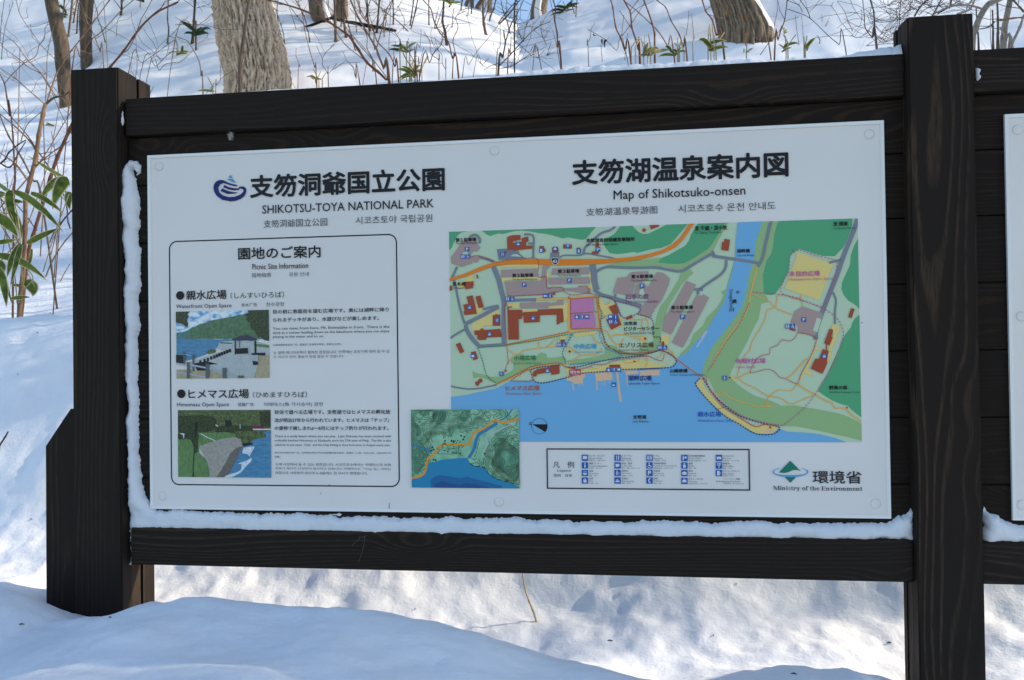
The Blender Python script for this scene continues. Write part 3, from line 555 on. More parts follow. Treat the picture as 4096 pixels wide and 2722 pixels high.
text('map', "Chitosegawa River", "C 900,740 950,925", 0, 13, 0, turn=True)
# highway shield and you-are-here sign
fill(sym_, 12, "A 1190,452 1228,448 1268,452 1272,475 1260,510 1232,532 1200,512 1185,475", m=2); fill(sym_, 13, "A 1194,458 1228,454 1264,458 1266,476 1255,506 1232,525 1205,508 1191,476", m=3)
text('map', "453", "A 1203,472 1252,505", .03, 14, 9)
fill(sym_, 12, "B 1380,578 1502,573 1504,633 1382,638", m=1); text('map', "現在地", "B 1390,586 1495,615", .02, 14, 9); text('map', "You are here", "B 1396,621 1490,630", .01, 14, 9)
fill(sym_, 12, "B 1425,540 1440,536 1448,560 1432,572 1420,562", m=1)
# pictograms: white sign on a blue square
def icon(mb, kind, c, s, l=12, mb_=(0, 2)):
    B, Wt = mb_; h = s/2; cx, cz = c
    Q = lambda *p: [(cx+x*s, cz+z*s) for x, z in p]
    fill(mb, l, Q((-.5,-.5),(.5,-.5),(.5,.5),(-.5,.5)), m=B); f = lambda *p: fill(mb, l+1, Q(*p), m=Wt)
    d = lambda x, z, r, r2=0: disc(mb, l+1, (cx+x*s, cz+z*s), r*s, 14, Wt, r2*s); k = lambda w, *p: stroke(mb, l+1, Q(*p), w*s, sm=False, m=Wt)
    if kind == 'P': f((-.25,-.36),(-.1,-.36),(-.1,.36),(-.25,.36)); d(.05,.14,.22,.09); f((-.25,.22),(.05,.24),(.05,.36),(-.25,.36)); f((-.25,-.08),(.05,-.08),(.05,.04),(-.25,.04))
    elif kind == 'toilet':
        for q in (-.24,.24): d(q,.30,.10); f((q-.14,.17),(q-.06,-.38),(q+.06,-.38),(q+.14,.17))
        k(.06,(0,-.4),(0,.4))
    elif kind == 'chair': d(-.05,.33,.1); k(.11,(-.05,.2),(-.02,-.05),(.2,-.05),(.3,-.3)); d(-.05,-.16,.25,.17)
    elif kind == 'onsen': f((-.35,0),(.35,0),(.22,-.3),(-.22,-.3)); [k(.07,(q,.08),(q+.05,.2),(q-.03,.35)) for q in (-.18,0,.18)]
    elif kind == 'fork': k(.11,(-.17,-.38),(-.17,.38)); k(.13,(.17,-.38),(.17,.05)); k(.17,(.17,.0),(.17,.38))
    elif kind == 'cup': f((-.3,-.25),(.2,-.25),(.24,.25),(-.34,.25)); d(.25,.05,.14,.07)
    elif kind == 'bus': f((-.36,-.15),(.36,-.15),(.36,.2),(-.36,.2)); d(-.2,-.2,.08); d(.2,-.2,.08)
    elif kind == 'phone': k(.16,(.1,.36),(-.12,.15),(-.12,-.15),(.1,-.36)); f((.02,.2),(.18,.2),(.18,.38),(.02,.38)); f((.02,-.38),(.18,-.38),(.18,-.2),(.02,-.2))
    elif kind == 'post': k(.11,(-.32,.3),(.32,.3)); k(.11,(-.32,.1),(.32,.1)); k(.11,(0,.1),(0,-.36))
    elif kind == 'gas': f((-.3,-.36),(.1,-.36),(.1,.36),(-.3,.36)); k(.07,(.1,.1),(.28,.1),(.28,-.25))
    elif kind == 'info': d(0,.28,.11); f((-.1,-.36),(.1,-.36),(.1,.12),(-.1,.12))
    elif kind == 'boat': f((-.38,-.05),(.38,-.05),(.26,-.25),(-.3,-.25)); f((-.2,0),(.15,0),(.1,.18),(-.2,.18))
    elif kind == 'camera': f((-.34,-.26),(.34,-.26),(.34,.16),(.14,.16),(.1,.28),(-.1,.28),(-.14,.16),(-.34,.16))
    elif kind == 'person': d(0,.26,.13); f((-.24,.1),(.24,.1),(.18,-.36),(-.18,-.36))
    elif kind == 'bag': f((-.25,-.32),(.25,-.32),(.25,.15),(-.25,.15)); disc(mb, l+1, (cx, cz+.15*s), .18*s, 14, Wt, .11*s)
    elif kind == 'ranger': d(-.18,.28,.1); f((-.3,.14),(-.06,.14),(-.1,-.36),(-.26,-.36)); f((.05,-.1),(.32,-.1),(.32,.25),(.05,.25))
    elif kind == 'view': d(-.1,.28,.1); k(.14,(-.1,.15),(-.1,-.36)); k(.07,(-.1,.08),(.22,.12),(.22,-.36)); k(.07,(-.32,-.1),(-.1,.05))
    elif kind == 'taxi': f((-.34,-.22),(.34,-.22),(.34,.02),(.2,.2),(-.2,.2),(-.34,.02)); f((-.15,.26),(.15,.26),(.15,.36),(-.15,.36))
    elif kind == 'board': f((-.34,-.2),(.34,-.2),(.34,.3),(-.34,.3))
IS = 45*.3827*PX
for kd, s in (('P',"A 312,362"),('toilet',"A 268,438"),('chair',"A 318,438"),('fork',"A 680,415"),('onsen',"A 845,305"),('gas',"A 1088,374"),('taxi',"A 1230,358"),('post',"A 1364,330"),('person',"A 1477,380"),('ranger',"A 1678,362"),('P',"A 908,732"),('P',"A 1380,687"),('P',"A 2138,745"),('toilet',"A 733,880"),('chair',"A 783,880"),('bus',"A 1127,850"),('phone',"A 1180,848"),
 ('onsen',"A 338,968"),('fork',"A 624,1104"),('onsen',"A 546,1248"),('onsen',"A 1000,1080"),('bag',"A 1456,1068"),('fork',"A 1510,1068"),('cup',"A 1563,1066"),('board',"A 1808,1067"),('info',"A 1862,1067"),('toilet',"A 1810,1120"),('chair',"A 1864,1120"),('toilet',"A 1272,1358"),('chair',"A 1324,1358"),('camera',"A 372,1476"),('onsen',"B 1154,586"),('view',"B 673,618"),('bag',"B 1795,577"),('fork',"B 1850,575"),('cup',"B 1903,574"),('boat',"B 1848,733"),
 ('P',"C 447,1015"),('P',"C 1650,1043"),('toilet',"C 1488,1108"),('chair',"C 1540,1107"),('toilet',"C 222,1319"),('chair',"C 270,1319"),('onsen',"C 1852,1404"),('view',"D 866,628")):
    icon(sym_, kd, pan(*T(s)[0]), IS)
cc = pan(*T("G 1316,343")[0]); disc(sym_, 6, cc, 75*.42373*PX, 48, 4, 71*.42373*PX)
fill(sym_, 6, "G 1250,325 1390,325 1393,350 1385,380 1370,398", m=3); text('map', "N", "G 1218,307 1243,330", .02, 13, 0, turn=True)
# ------------------------------------------------------------------ the two photographs printed on the panel
def noisy(name, a, b, scale=120, sc=(1,1,1), rough=.6, lo=.35, hi=.65):
    m, t, bs = newmat(name); v = mapped(t, sc); f = noise(t, v, scale, 5, rough)
    t.links.new(ramp(t, f, [(lo, tuple(1.12*q for q in a)), (hi, tuple(min(.9,1.2*q) for q in b))]), bs.inputs['Base Color']); bs.inputs['Roughness'].default_value = .35; return m
PM = [noisy('photo_sky',(.10,.34,.62),(.70,.76,.80),45,(1,1,1.8),.55,.40,.56), noisy('photo_mountain',(.040,.11,.06),(.085,.19,.09),110), noisy('photo_lake',(.035,.17,.31),(.07,.25,.40),200,(.35,1,1.4)),
      noisy('photo_paving',(.36,.40,.40),(.44,.48,.47),300,(1,1,.3)), noisy('photo_sand',(.34,.28,.17),(.42,.35,.22),160), noisy('photo_leaves',(.003,.009,.004),(.045,.085,.022),260,(1,1,1),.7,.40,.68),
      plain('photo_dark',(.020,.022,.026)), plain('photo_roof',(.07,.065,.10)), plain('photo_post',(.12,.14,.14)), plain('photo_rail',(.42,.48,.52)), noisy('photo_far_hill',(.03,.12,.14),(.07,.20,.20),150),
      noisy('photo_grass',(.07,.16,.045),(.13,.24,.08),240,(1,1,.4)), noisy('photo_shingle',(.24,.22,.185),(.40,.37,.32),300,(1,1,1),.7), noisy('photo_wet_sand',(.09,.085,.075),(.17,.155,.13),300), noisy('photo_foam',(.42,.52,.58),(.80,.82,.83),260), noisy('photo_tree',(.022,.048,.016),(.15,.19,.06),150,(1,1,1),.7,.38,.70), plain('photo_red',(.22,.02,.06))]
SKY,MTN,LAK,PAV,SAN,LEA,DRK,ROF,PST,RAI,FAR,GRA,SHI,WET,FOA,TRE,RED = range(17)
def quad_of(src):
    p = [pan(*q) for q in T(src)]; return p
def rect_clip(p): return (min((p[0][0]+p[3][0])/2,9), (p[2][1]+p[3][1])/2, (p[1][0]+p[2][0])/2, (p[0][1]+p[1][1])/2)
BOXP = MB()
q = [pan(*p) for p in ((673,966),(1588,935),(1600,1951),(687,1940))]
bx0, bz0, bx1, bz1 = (q[0][0]+q[3][0])/2, (q[2][1]+q[3][1])/2, (q[1][0]+q[2][0])/2, (q[0][1]+q[1][1])/2
rr = .022; L = []
for cx, cz, a0 in ((bx1-rr,bz1-rr,0),(bx0+rr,bz1-rr,90),(bx0+rr,bz0+rr,180),(bx1-rr,bz0+rr,270)):
    L += [(cx+rr*math.cos(rad(a0+a)), cz+rr*math.sin(rad(a0+a))) for a in range(0,91,10)]
y = lay(1); n = len(L); wv = .0031
mxx, mzz = (bx0+bx1)/2, (bz0+bz1)/2
inn = []
for cx, cz, a0 in ((bx1-rr,bz1-rr,0),(bx0+rr,bz1-rr,90),(bx0+rr,bz0+rr,180),(bx1-rr,bz0+rr,270)):
    inn += [(cx+(rr-wv)*math.cos(rad(a0+a)), cz+(rr-wv)*math.sin(rad(a0+a))) for a in range(0,91,10)]
BOXP.add([(p[0],y,p[1]) for p in L+inn], [(i,n+i,n+(i+1)%n,(i+1)%n)[::-1] for i in range(n)])
PICNIC = BOXP.build('picnic_box', INK, PANEL)
def photo(name, rectsrc, items):
    rc = rect_clip([pan(*p) for p in T(rectsrc)]); mb = MB(); l = 2
    for it in items:
        if it[0] == 'f': fill(mb, l, it[2], rc, m=it[1], sm=len(it) > 3)
        else: stroke(mb, l, it[2], it[3]*.42373*PX, rc, m=it[1], sm=False)
        l += .35
    o = mb.build(name, PM, PICNIC); return o
photo('photo_print', "E 130,775 1005,755 1013,1398 136,1405", [
 ('f',SKY,"E 100,740 1040,740 1040,1060 100,1060"), ('f',FAR,"E 110,972 180,968 230,955 310,915 330,1032 110,1032",1), ('f',MTN,"E 215,1030 250,960 310,918 350,890 400,880 440,860 560,838 640,822 690,812 740,800 800,800 850,830 900,900 1040,950 1040,1032"),
 ('f',LAK,"E 100,1030 760,1036 700,1045 540,1060 530,1100 470,1150 420,1175 300,1220 100,1260"), ('f',PAV,"E 540,1060 640,1050 900,1055 1040,1100 1040,1190 690,1175 700,1130 560,1140 515,1120"), ('f',DRK,"E 545,1062 660,1068 660,1076 545,1072"), ('f',GRA,"E 860,1075 1040,1090 1040,1120 880,1100"), ('f',TRE,"E 420,1160 440,1135 480,1125 510,1135 500,1160 440,1175"),
 ('f',SAN,"E 100,1320 430,1320 900,1180 1040,1185 1040,1420 100,1420"), ('f',PAV,"E 240,1255 520,1160 690,1125 690,1170 900,1195 900,1280 860,1398 640,1398 430,1310 300,1330"), ('f',DRK,"E 300,1262 420,1240 530,1268 440,1275 430,1330 330,1330"),
 ]+[('f',DRK,"E %d,%d %d,%d %d,%d %d,%d" % (x-11,y2-16,x+11,y2-16,x+11,y2+16,x-11,y2+16)) for x, y2 in ((360,1248),(400,1235),(432,1224),(464,1210),(492,1200),(517,1190),(541,1180),(565,1170),(590,1160),(615,1150),(640,1141))]+[
 ('f',LEA,"E 800,740 1040,740 1040,1060 960,1040 930,1010 900,1010 870,950 840,930 830,880 790,850 805,815 765,800 815,785"), ('f',LEA,"E 100,760 262,772 240,800 255,820 232,850 246,890 240,925 215,905 190,890 160,880 100,870"),
 ('f',DRK,"E 840,1165 975,1160 975,1187 850,1182"), ('f',ROF,"E 645,1040 740,1000 800,992 915,1042 840,1047 700,1047"), ('s',DRK,"E 690,1045 692,1178",12), ('s',PST,"E 727,1045 730,1112",8), ('s',DRK,"E 880,1047 882,1182",17), ('f',DRK,"E 690,1122 810,1115 812,1168 700,1172"), ('f',DRK,"E 850,1215 905,1210 905,1275 862,1278"), ('f',RAI,"E 845,1235 870,1182 908,1182 908,1245"),
 ('f',DRK,"E 100,1178 205,1185 205,1262 100,1262"), ('s',PST,"E 212,1158 212,1268",20), ('s',PST,"E 297,1178 297,1335",20), ('s',RAI,"E 220,1175 280,1190",9), ('s',RAI,"E 100,1262 235,1278",17), ('s',RAI,"E 100,1345 240,1360",17), ('s',RAI,"E 265,1275 415,1302",17), ('s',RAI,"E 265,1362 415,1392",17), ('s',RAI,"E 450,1308 572,1350",20), ('s',RAI,"E 612,1352 730,1400",20),
 ('s',PST,"E 251,1250 251,1420",32), ('s',PST,"E 431,1263 431,1420",36), ('s',PST,"E 592,1303 592,1420",42), ('s',PST,"E 748,1375 748,1420",62)])
photo('photo_print', "F 142,287 1020,283 1030,925 155,915", [
 ('f',TRE,"F 110,260 1060,260 1060,500 700,560 110,580"), ('f',LEA,"F 120,345 380,335 500,365 490,470 330,500 120,480",1), ('f',TRE,"F 500,300 900,300 920,420 820,470 690,475 560,430"), ('f',LEA,"F 500,440 700,430 860,440 860,490 500,510"), ('f',LEA,"F 915,300 1060,300 1060,440 930,440"),
 ('f',RED,"F 850,436 965,436 965,468 850,464"), ('f',FOA,"F 850,462 1040,462 1040,474 860,474"), ('f',DRK,"F 590,382 650,382 655,440 600,445"), ('s',FOA,"F 505,425 525,440",10), ('s',FOA,"F 735,420 735,460",6),
 ('f',GRA,"F 110,560 330,500 620,495 700,520 640,558 550,565 350,625 330,915 300,940 110,940"), ('f',LEA,"F 150,500 330,490 330,600 300,640 270,570 210,560 150,560",1), ('f',FOA,"F 160,505 210,505 205,560 195,520"), ('s',FOA,"F 365,508 420,540 500,575 640,632",8),
 ('f',SHI,"F 340,630 550,560 690,538 745,570 765,630 700,720 620,850 540,940 440,940 425,760 380,690"), ('f',WET,"F 765,625 700,640 640,700 590,800 500,940 620,940 700,760"), ('s',DRK,"F 320,400 308,650 296,940",20), ('f',GRA,"F 312,640 350,690 420,770 445,940 306,940",1), ('f',LEA,"F 300,560 345,520 335,680 305,700"),
 ('f',LAK,"F 760,640 830,560 970,488 1060,470 1060,940 600,940 680,800 725,700"), ('f',TRE,"F 690,490 860,478 960,500 978,545 880,560 800,610 760,600 740,560",1), ('f',DRK,"F 750,600 840,590 860,610 770,630"), ('f',FOA,"F 770,640 870,630 845,680 828,730 848,755 780,830 735,880 600,940 600,905 730,860 750,800 718,790 830,745 800,700 758,690",1)])

# ------------------------------------------------------------------ small relief map
IM = [noisy('relief_green',(.15,.38,.24),(.29,.54,.34),38,(1,1,1),.5,.3,.7), plain('relief_contour',(.055,.085,.03)), plain('relief_lake',(.022,.25,.44)), plain('relief_deep',(.018,.145,.34)), plain('relief_deeper',(.022,.09,.25)), C['highway'], plain('relief_river',(.05,.22,.40)), plain('relief_lane',(.50,.53,.56)), plain('relief_black',(.015,.02,.02)), noisy('relief_hill',(.06,.19,.13),(.13,.34,.20),60,(1,1,.5)), plain('relief_road',(.85,.33,.03))]
im = MB(); ir = rect_clip([pan(*p) for p in T("G 105,187 1123,182 1132,930 115,920")])
fill(im, 14, [(ir[0],ir[1]),(ir[2],ir[1]),(ir[2],ir[3]),(ir[0],ir[3])])
for s in ("G 110,470 190,470 250,560 255,640 215,740 150,800 100,800","G 870,480 960,450 1060,520 1140,600 1140,800 1060,840 960,760 860,700 900,600","G 100,280 170,320 200,380 180,440 100,450","G 300,230 420,180 430,280 350,330","G 540,260 600,200 660,190 660,260 600,300","G 200,180 300,180 250,250 180,230"): fill(im, 14.3, s, ir, True, 9)
pk = [(165,370,95,1.0),(160,640,95,1.2),(330,200,110,.9),(560,170,120,.8),(800,150,130,.7),(110,180,120,1.0),(1000,690,110,1.2),(1090,560,130,1.0),(930,560,70,.5),(1060,800,90,.6),(420,300,60,.3),(240,250,60,.4),(650,260,60,.3)]
gx = np.arange(100,1140,9.0); gy = np.arange(175,935,9.0); GX, GY = np.meshgrid(gx, gy)
HH = sum(a*np.exp(-((GX-x)**2+(GY-y)**2)/(2*s*s)) for x, y, s, a in pk)+.45*vnoise(GX/75, GY/75, 31)+.18*vnoise(GX/28, GY/28, 32)
lakepoly = [(100,832),(200,815),(245,740),(272,690),(320,680),(400,660),(500,648),(640,640),(660,690),(700,715),(800,735),(840,790),(920,840),(1060,880),(1140,930),(100,960)]
def inpoly(x, y, P):
    c = False; j = len(P)-1
    for i in range(len(P)):
        if (P[i][1] > y) != (P[j][1] > y) and x < (P[j][0]-P[i][0])*(y-P[i][1])/(P[j][1]-P[i][1])+P[i][0]: c = not c
        j = i
    return c
flat = [(330,470),(620,420),(700,380),(900,300),(1000,330),(850,470),(790,640),(640,640),(320,680),(270,640)]
for lv in np.arange(.16, 1.9, .11):
    for j in range(len(gy)-1):
        for i in range(len(gx)-1):
            h = (HH[j,i],HH[j,i+1],HH[j+1,i+1],HH[j+1,i]); cp = ((gx[i],gy[j]),(gx[i+1],gy[j]),(gx[i+1],gy[j+1]),(gx[i],gy[j+1])); X = []
            for e in range(4):
                a, b = h[e], h[(e+1)%4]
                if (a > lv) != (b > lv):
                    t = (lv-a)/(b-a); X.append((cp[e][0]+t*(cp[(e+1)%4][0]-cp[e][0]), cp[e][1]+t*(cp[(e+1)%4][1]-cp[e][1])))
            if len(X) == 2 and not inpoly(X[0][0], X[0][1], lakepoly) and not inpoly(X[0][0], X[0][1], flat):
                pp = [pan(1600+.42373*x, 1560+.42373*y) for x, y in X]
                if all(ir[0] < p[0] < ir[2] and ir[1] < p[1] < ir[3] for p in pp): stroke(im, 14.8, pp, 5.2*.42373*PX, sm=False, m=1)
fill(im, 15, "G "+" ".join("%d,%d" % p for p in lakepoly), ir, m=2)
fill(im, 15.3, "G 300,940 290,850 330,815 380,803 470,815 560,832 640,818 740,848 830,868 900,890 960,900 970,945", ir, m=3); fill(im, 15.6, "G 320,945 330,890 400,860 480,880 560,900 640,880 760,900 860,925 880,945", ir, m=4)
for s, w, m_ in (("G 920,300 1000,260 1050,200 1070,170",12,6),("G 100,505 200,545 265,560 300,600",14,6),("G 650,640 690,580 712,520 720,480 750,420 830,370 920,312",30,6),("G 780,612 828,495 808,450 930,380 1040,330 1045,295",11,7),("G 100,832 190,815 240,770 265,660 330,600 370,540 430,515 540,515 640,518 680,450 700,405 800,360 890,288 980,308 1150,264",20,10),
  ("G 450,520 460,560 455,600",4,1),("G 455,560 560,545",4,1),("G 555,520 560,600 600,625",4,1),("G 350,600 460,605 560,600",4,1),("G 360,560 440,570",4,1)): stroke(im, 15.5, s, w*.42373*PX, ir, m=m_)
stroke(im, 15.8, "G 660,690 700,715 800,735 840,790 920,840 1060,880 1110,890", 7*.42373*PX, ir, (.012,.004), m=8)
stroke(im, 15.8, "G 755,460 735,530 720,600 700,640", 5*.42373*PX, ir, (.007,.003), m=8)
random.seed(3)
for i in range(40):
    x = random.uniform(345,600); y = random.uniform(470,600); a = random.uniform(6,15); b = random.uniform(5,10)
    fill(im, 16, "G %f,%f %f,%f %f,%f %f,%f" % (x,y,x+a,y-2,x+a,y+b,x,y+b), ir, m=8)
for x, y in ((300,540),(310,560),(290,570),(310,655),(330,660),(570,430),(600,440),(590,465),(480,480),(500,490),(790,600)): fill(im, 16, "G %f,%f %f,%f %f,%f %f,%f" % (x,y,x+16,y-8,x+20,y+4,x+4,y+14), ir, m=8)
im.build('relief_map', IM, PANEL)

# ------------------------------------------------------------------ titles, text, legend
txt = {k: MB() for k in ('map','head','body','legend','ministry')}
B = INK
text('head', "支笏洞爺国立公園", "H 742,240 2057,343", .026); text('head', "SHIKOTSU-TOYA NATIONAL PARK", "H 826,443 1982,457", .006); text('head', "支笏洞爺国立公园", "H 835,543 1265,580", -.006, 8, 1); text('head', "시코츠토야 국립공원", "H 1455,520 1973,553", -.008, 8, 1)
text('head', "支笏湖温泉案内図", "K 230,140 1693,250", .026); text('head', "Map of Shikotsuko-onsen", "K 512,343 1402,390", .006); text('head', "支笏湖温泉导游图", "K 328,464 808,498", -.006, 8, 1); text('head', "시코츠호수 온천 안내도", "K 948,440 1605,470", -.008, 8, 1)
text('body', "園地のご案内", "E 716,170 1495,262", .016); text('body', "Picnic Site Information", "E 850,325 1378,362", .006); text('body', "园地指南", "E 848,410 1027,446", 0, 8, 1); text('body', "공원 안내", "E 1196,403 1382,437", 0, 8, 1)
for c, a, b, d, e, f, g in (("親水広場","E 225,575 607,655","（しんすいひろば）","E 645,592 1150,641","Waterfront Open Space","E 130,706 656,743",(("亲水广场","E 747,693 893,725"),("친수광장","E 982,686 1153,722"))), ("ヒメマス広場","F 247,90 818,175","（ひめますひろば）","F 856,112 1367,168","Himemasu Open Space","F 140,215 630,261",(("姫鱒广场","F 715,216 862,251"),("히메마스(魚 각시송어) 광장","F 958,213 1520,254")))):
    text('body', c, a, .014); text('body', b, d, .004); text('body', e, f, 0)
    for s, p in g: text('body', s, p, 0, 8, 1)
disc(txt['body'], 8, pan(*T("E 170,621")[0]), 43*.42373*PX); disc(txt['body'], 8, pan(*T("F 181,132")[0]), 43*.42373*PX)
for s, p, w in (("目の前に恵庭岳を望む広場です。奥には湖畔に降り","E 1047,755 2138,773",.012),("られるデッキがあり、水遊びなどが楽しめます。","E 1047,831 2045,853",.012),("砂浜で遊べる広場です。支笏湖ではヒメマスの孵化放","F 1060,285 2153,323",.012),("流が明治27年から行われています。ヒメマスは「チップ」","F 1060,362 2140,400",.012),("の愛称で親しまれ6～8月にはチップ釣りが行われます。","F 1062,437 2135,476",.012),
  ("You can view, from here, Mt. Eniwadake in front.  There is the","E 1045,920 2145,930",0),("deck at a corner leading down to the lakeshore where you can enjoy","E 1045,961 2145,974",0),("playing in the water and so on.","E 1045,999 1527,1022",0),
  ("There is a sandy beach where you can play.  Lake Shikotsu has been stocked with","F 1062,521 2160,550",0),("artificially hatched Himemasu or bluebacks since the 27th year of Meiji.  The fish is also","F 1062,561 2160,590",0),("called by its pet name  'Chip'  and the Chip fishing is done from June to August every year.","F 1062,602 2155,632",0)):
    text('body', s, p, w)
for s, p in (("这是展望惠庭岳的广场。里面有下去湖畔的甲板，能够玩水游乐。","E 1045,1078 1697,1089"),("눈 앞에 에니와산록이 펼쳐진 광장입니다. 안쪽에는 호숫가에 내려 갈 수 있","E 1050,1146 2145,1161"),("는 데크가 있어, 물놀이 등을 즐길 수 있습니다.","E 1050,1188 1718,1206"),("是可在砂滩游玩的广场。支笏湖在明治27年开始姬鳟的孵化放流。姬鳟以「小费」花名见称。6至8月举行钓","F 1062,679 2163,700"),("姬鳟。","F 1062,717 1115,737"),
  ("모래 사장에서 놀 수 있는 광장입니다. 시코츠호수에서는 히메마스의 부화","F 1068,784 2160,816"),("방류가 메이지 27년부터 실시되고 있습니다. 히메마스는「Chip 칩」이라는","F 1068,824 2160,856"),("애칭으로 사랑받아 왔으며 6~8월에는 칩 낚시가 행해집니다.","F 1068,864 1940,896")):
    text('body', s, p, 0, 8, 1)
# legend
lg = MB(); a, b = pan(*T("J 60,58")[0]), pan(*T("J 1434,340")[0]); a = (a[0], (a[1]+pan(*T("J 1430,60")[0])[1])/2); b = (b[0], (b[1]+pan(*T("J 64,332")[0])[1])/2); w = 8*.59322*PX
for p in ([(a[0],a[1]-w),(b[0],a[1]-w),(b[0],a[1]),(a[0],a[1])],[(a[0],b[1]),(b[0],b[1]),(b[0],b[1]+w),(a[0],b[1]+w)],[(a[0],b[1]+w),(a[0]+w,b[1]+w),(a[0]+w,a[1]-w),(a[0],a[1]-w)],[(b[0]-w,b[1]+w),(b[0],b[1]+w),(b[0],a[1]-w),(b[0]-w,a[1]-w)]): fill(lg, 8, p)
text('legend', "凡　例", "J 105,146 247,190", .004); text('legend', "Legend", "J 133,198 223,220", 0, 8, 1); text('legend', "图例　目录", "J 110,230 234,250", 0, 8, 1)
LGI = MB()
for cx, col in ((320,(('board',"ビジターセンター","Visitor Center","游客中心　방문자 센터"),('info',"情報コーナー","Tourist Information","信息角　정보 코너"),('onsen',"温泉","Hot spring","温泉　온천"),('bag',"売店","Shop","小卖部　매점"))),(540,(('fork',"レストラン","Restaurant","餐厅　레스토랑"),('cup',"飲食・軽食","Coffee shop","餐厅・简餐　음료수・식사"),('view',"展望台","View point","展望台　전망대"),('boat',"遊覧船","Pleasure boat","游船　유람선"))),
  (755,(('toilet',"トイレ","Restrooms","公共厕所　화장실"),('chair',"身障者用施設","Facility for Handicapped","残障者设施　장애인용 시설"),('P',"駐車場","Parking Lot","停车场　주차장"),('phone',"電話","Telephone","电话　전화"))),(990,(('ranger',"自然保護官事務所","Ranger Station","自然保护官事务所　사무소"),('person',"警察","Police","警察　경찰"),('camera',"病院","Hospital","医院　병원"),('taxi',"タクシーのりば","Taxi stop","计程车乘车处　택시 승차장"))),(1223,(('bus',"バスのりば","Bus stop","公共汽车　버스 승차장"),('post',"郵便局","Post office","邮局　우체국"),('gas',"ガソリンスタンド","Gas station","加油站　주유소"),(None,"バリアフリー経路","Barrier-Free Route","无障碍路线　배리어프리 경로")))):
    for r, (kd, j, e, c) in enumerate(col):
        y = 121+51*r+(0 if cx < 900 else 1)+(0 if not (cx > 900 and r == 3) else 2); x = cx
        if kd: icon(LGI, kd, pan(*T("J %f,%f" % (x, y))[0]), 41*.59322*PX, 8)
        else: stroke(LGI, 8, "J 1204,280 1248,280", 6*.59322*PX, None, (5*.6*PX*1.6, 4*.6*PX*1.6), m=1, sm=False)
        for s, dy, hh, ww, ml in ((j,-20,13,15.2,0),(e,-1,10,6.9,0),(c,14,9,11.0,0)):
            wd = sum(ww if ord(q) > 255 else ww*(.55 if ww > 8 else 1) for q in s)
            text('legend', s, "J %f,%f %f,%f" % (x+28, y+dy, x+28+wd*.93, y+dy+hh), 0, 8, 1 if dy > 10 else 0)
# ministry mark
text('ministry', "環境省", "I 932,140 1265,229", .014)
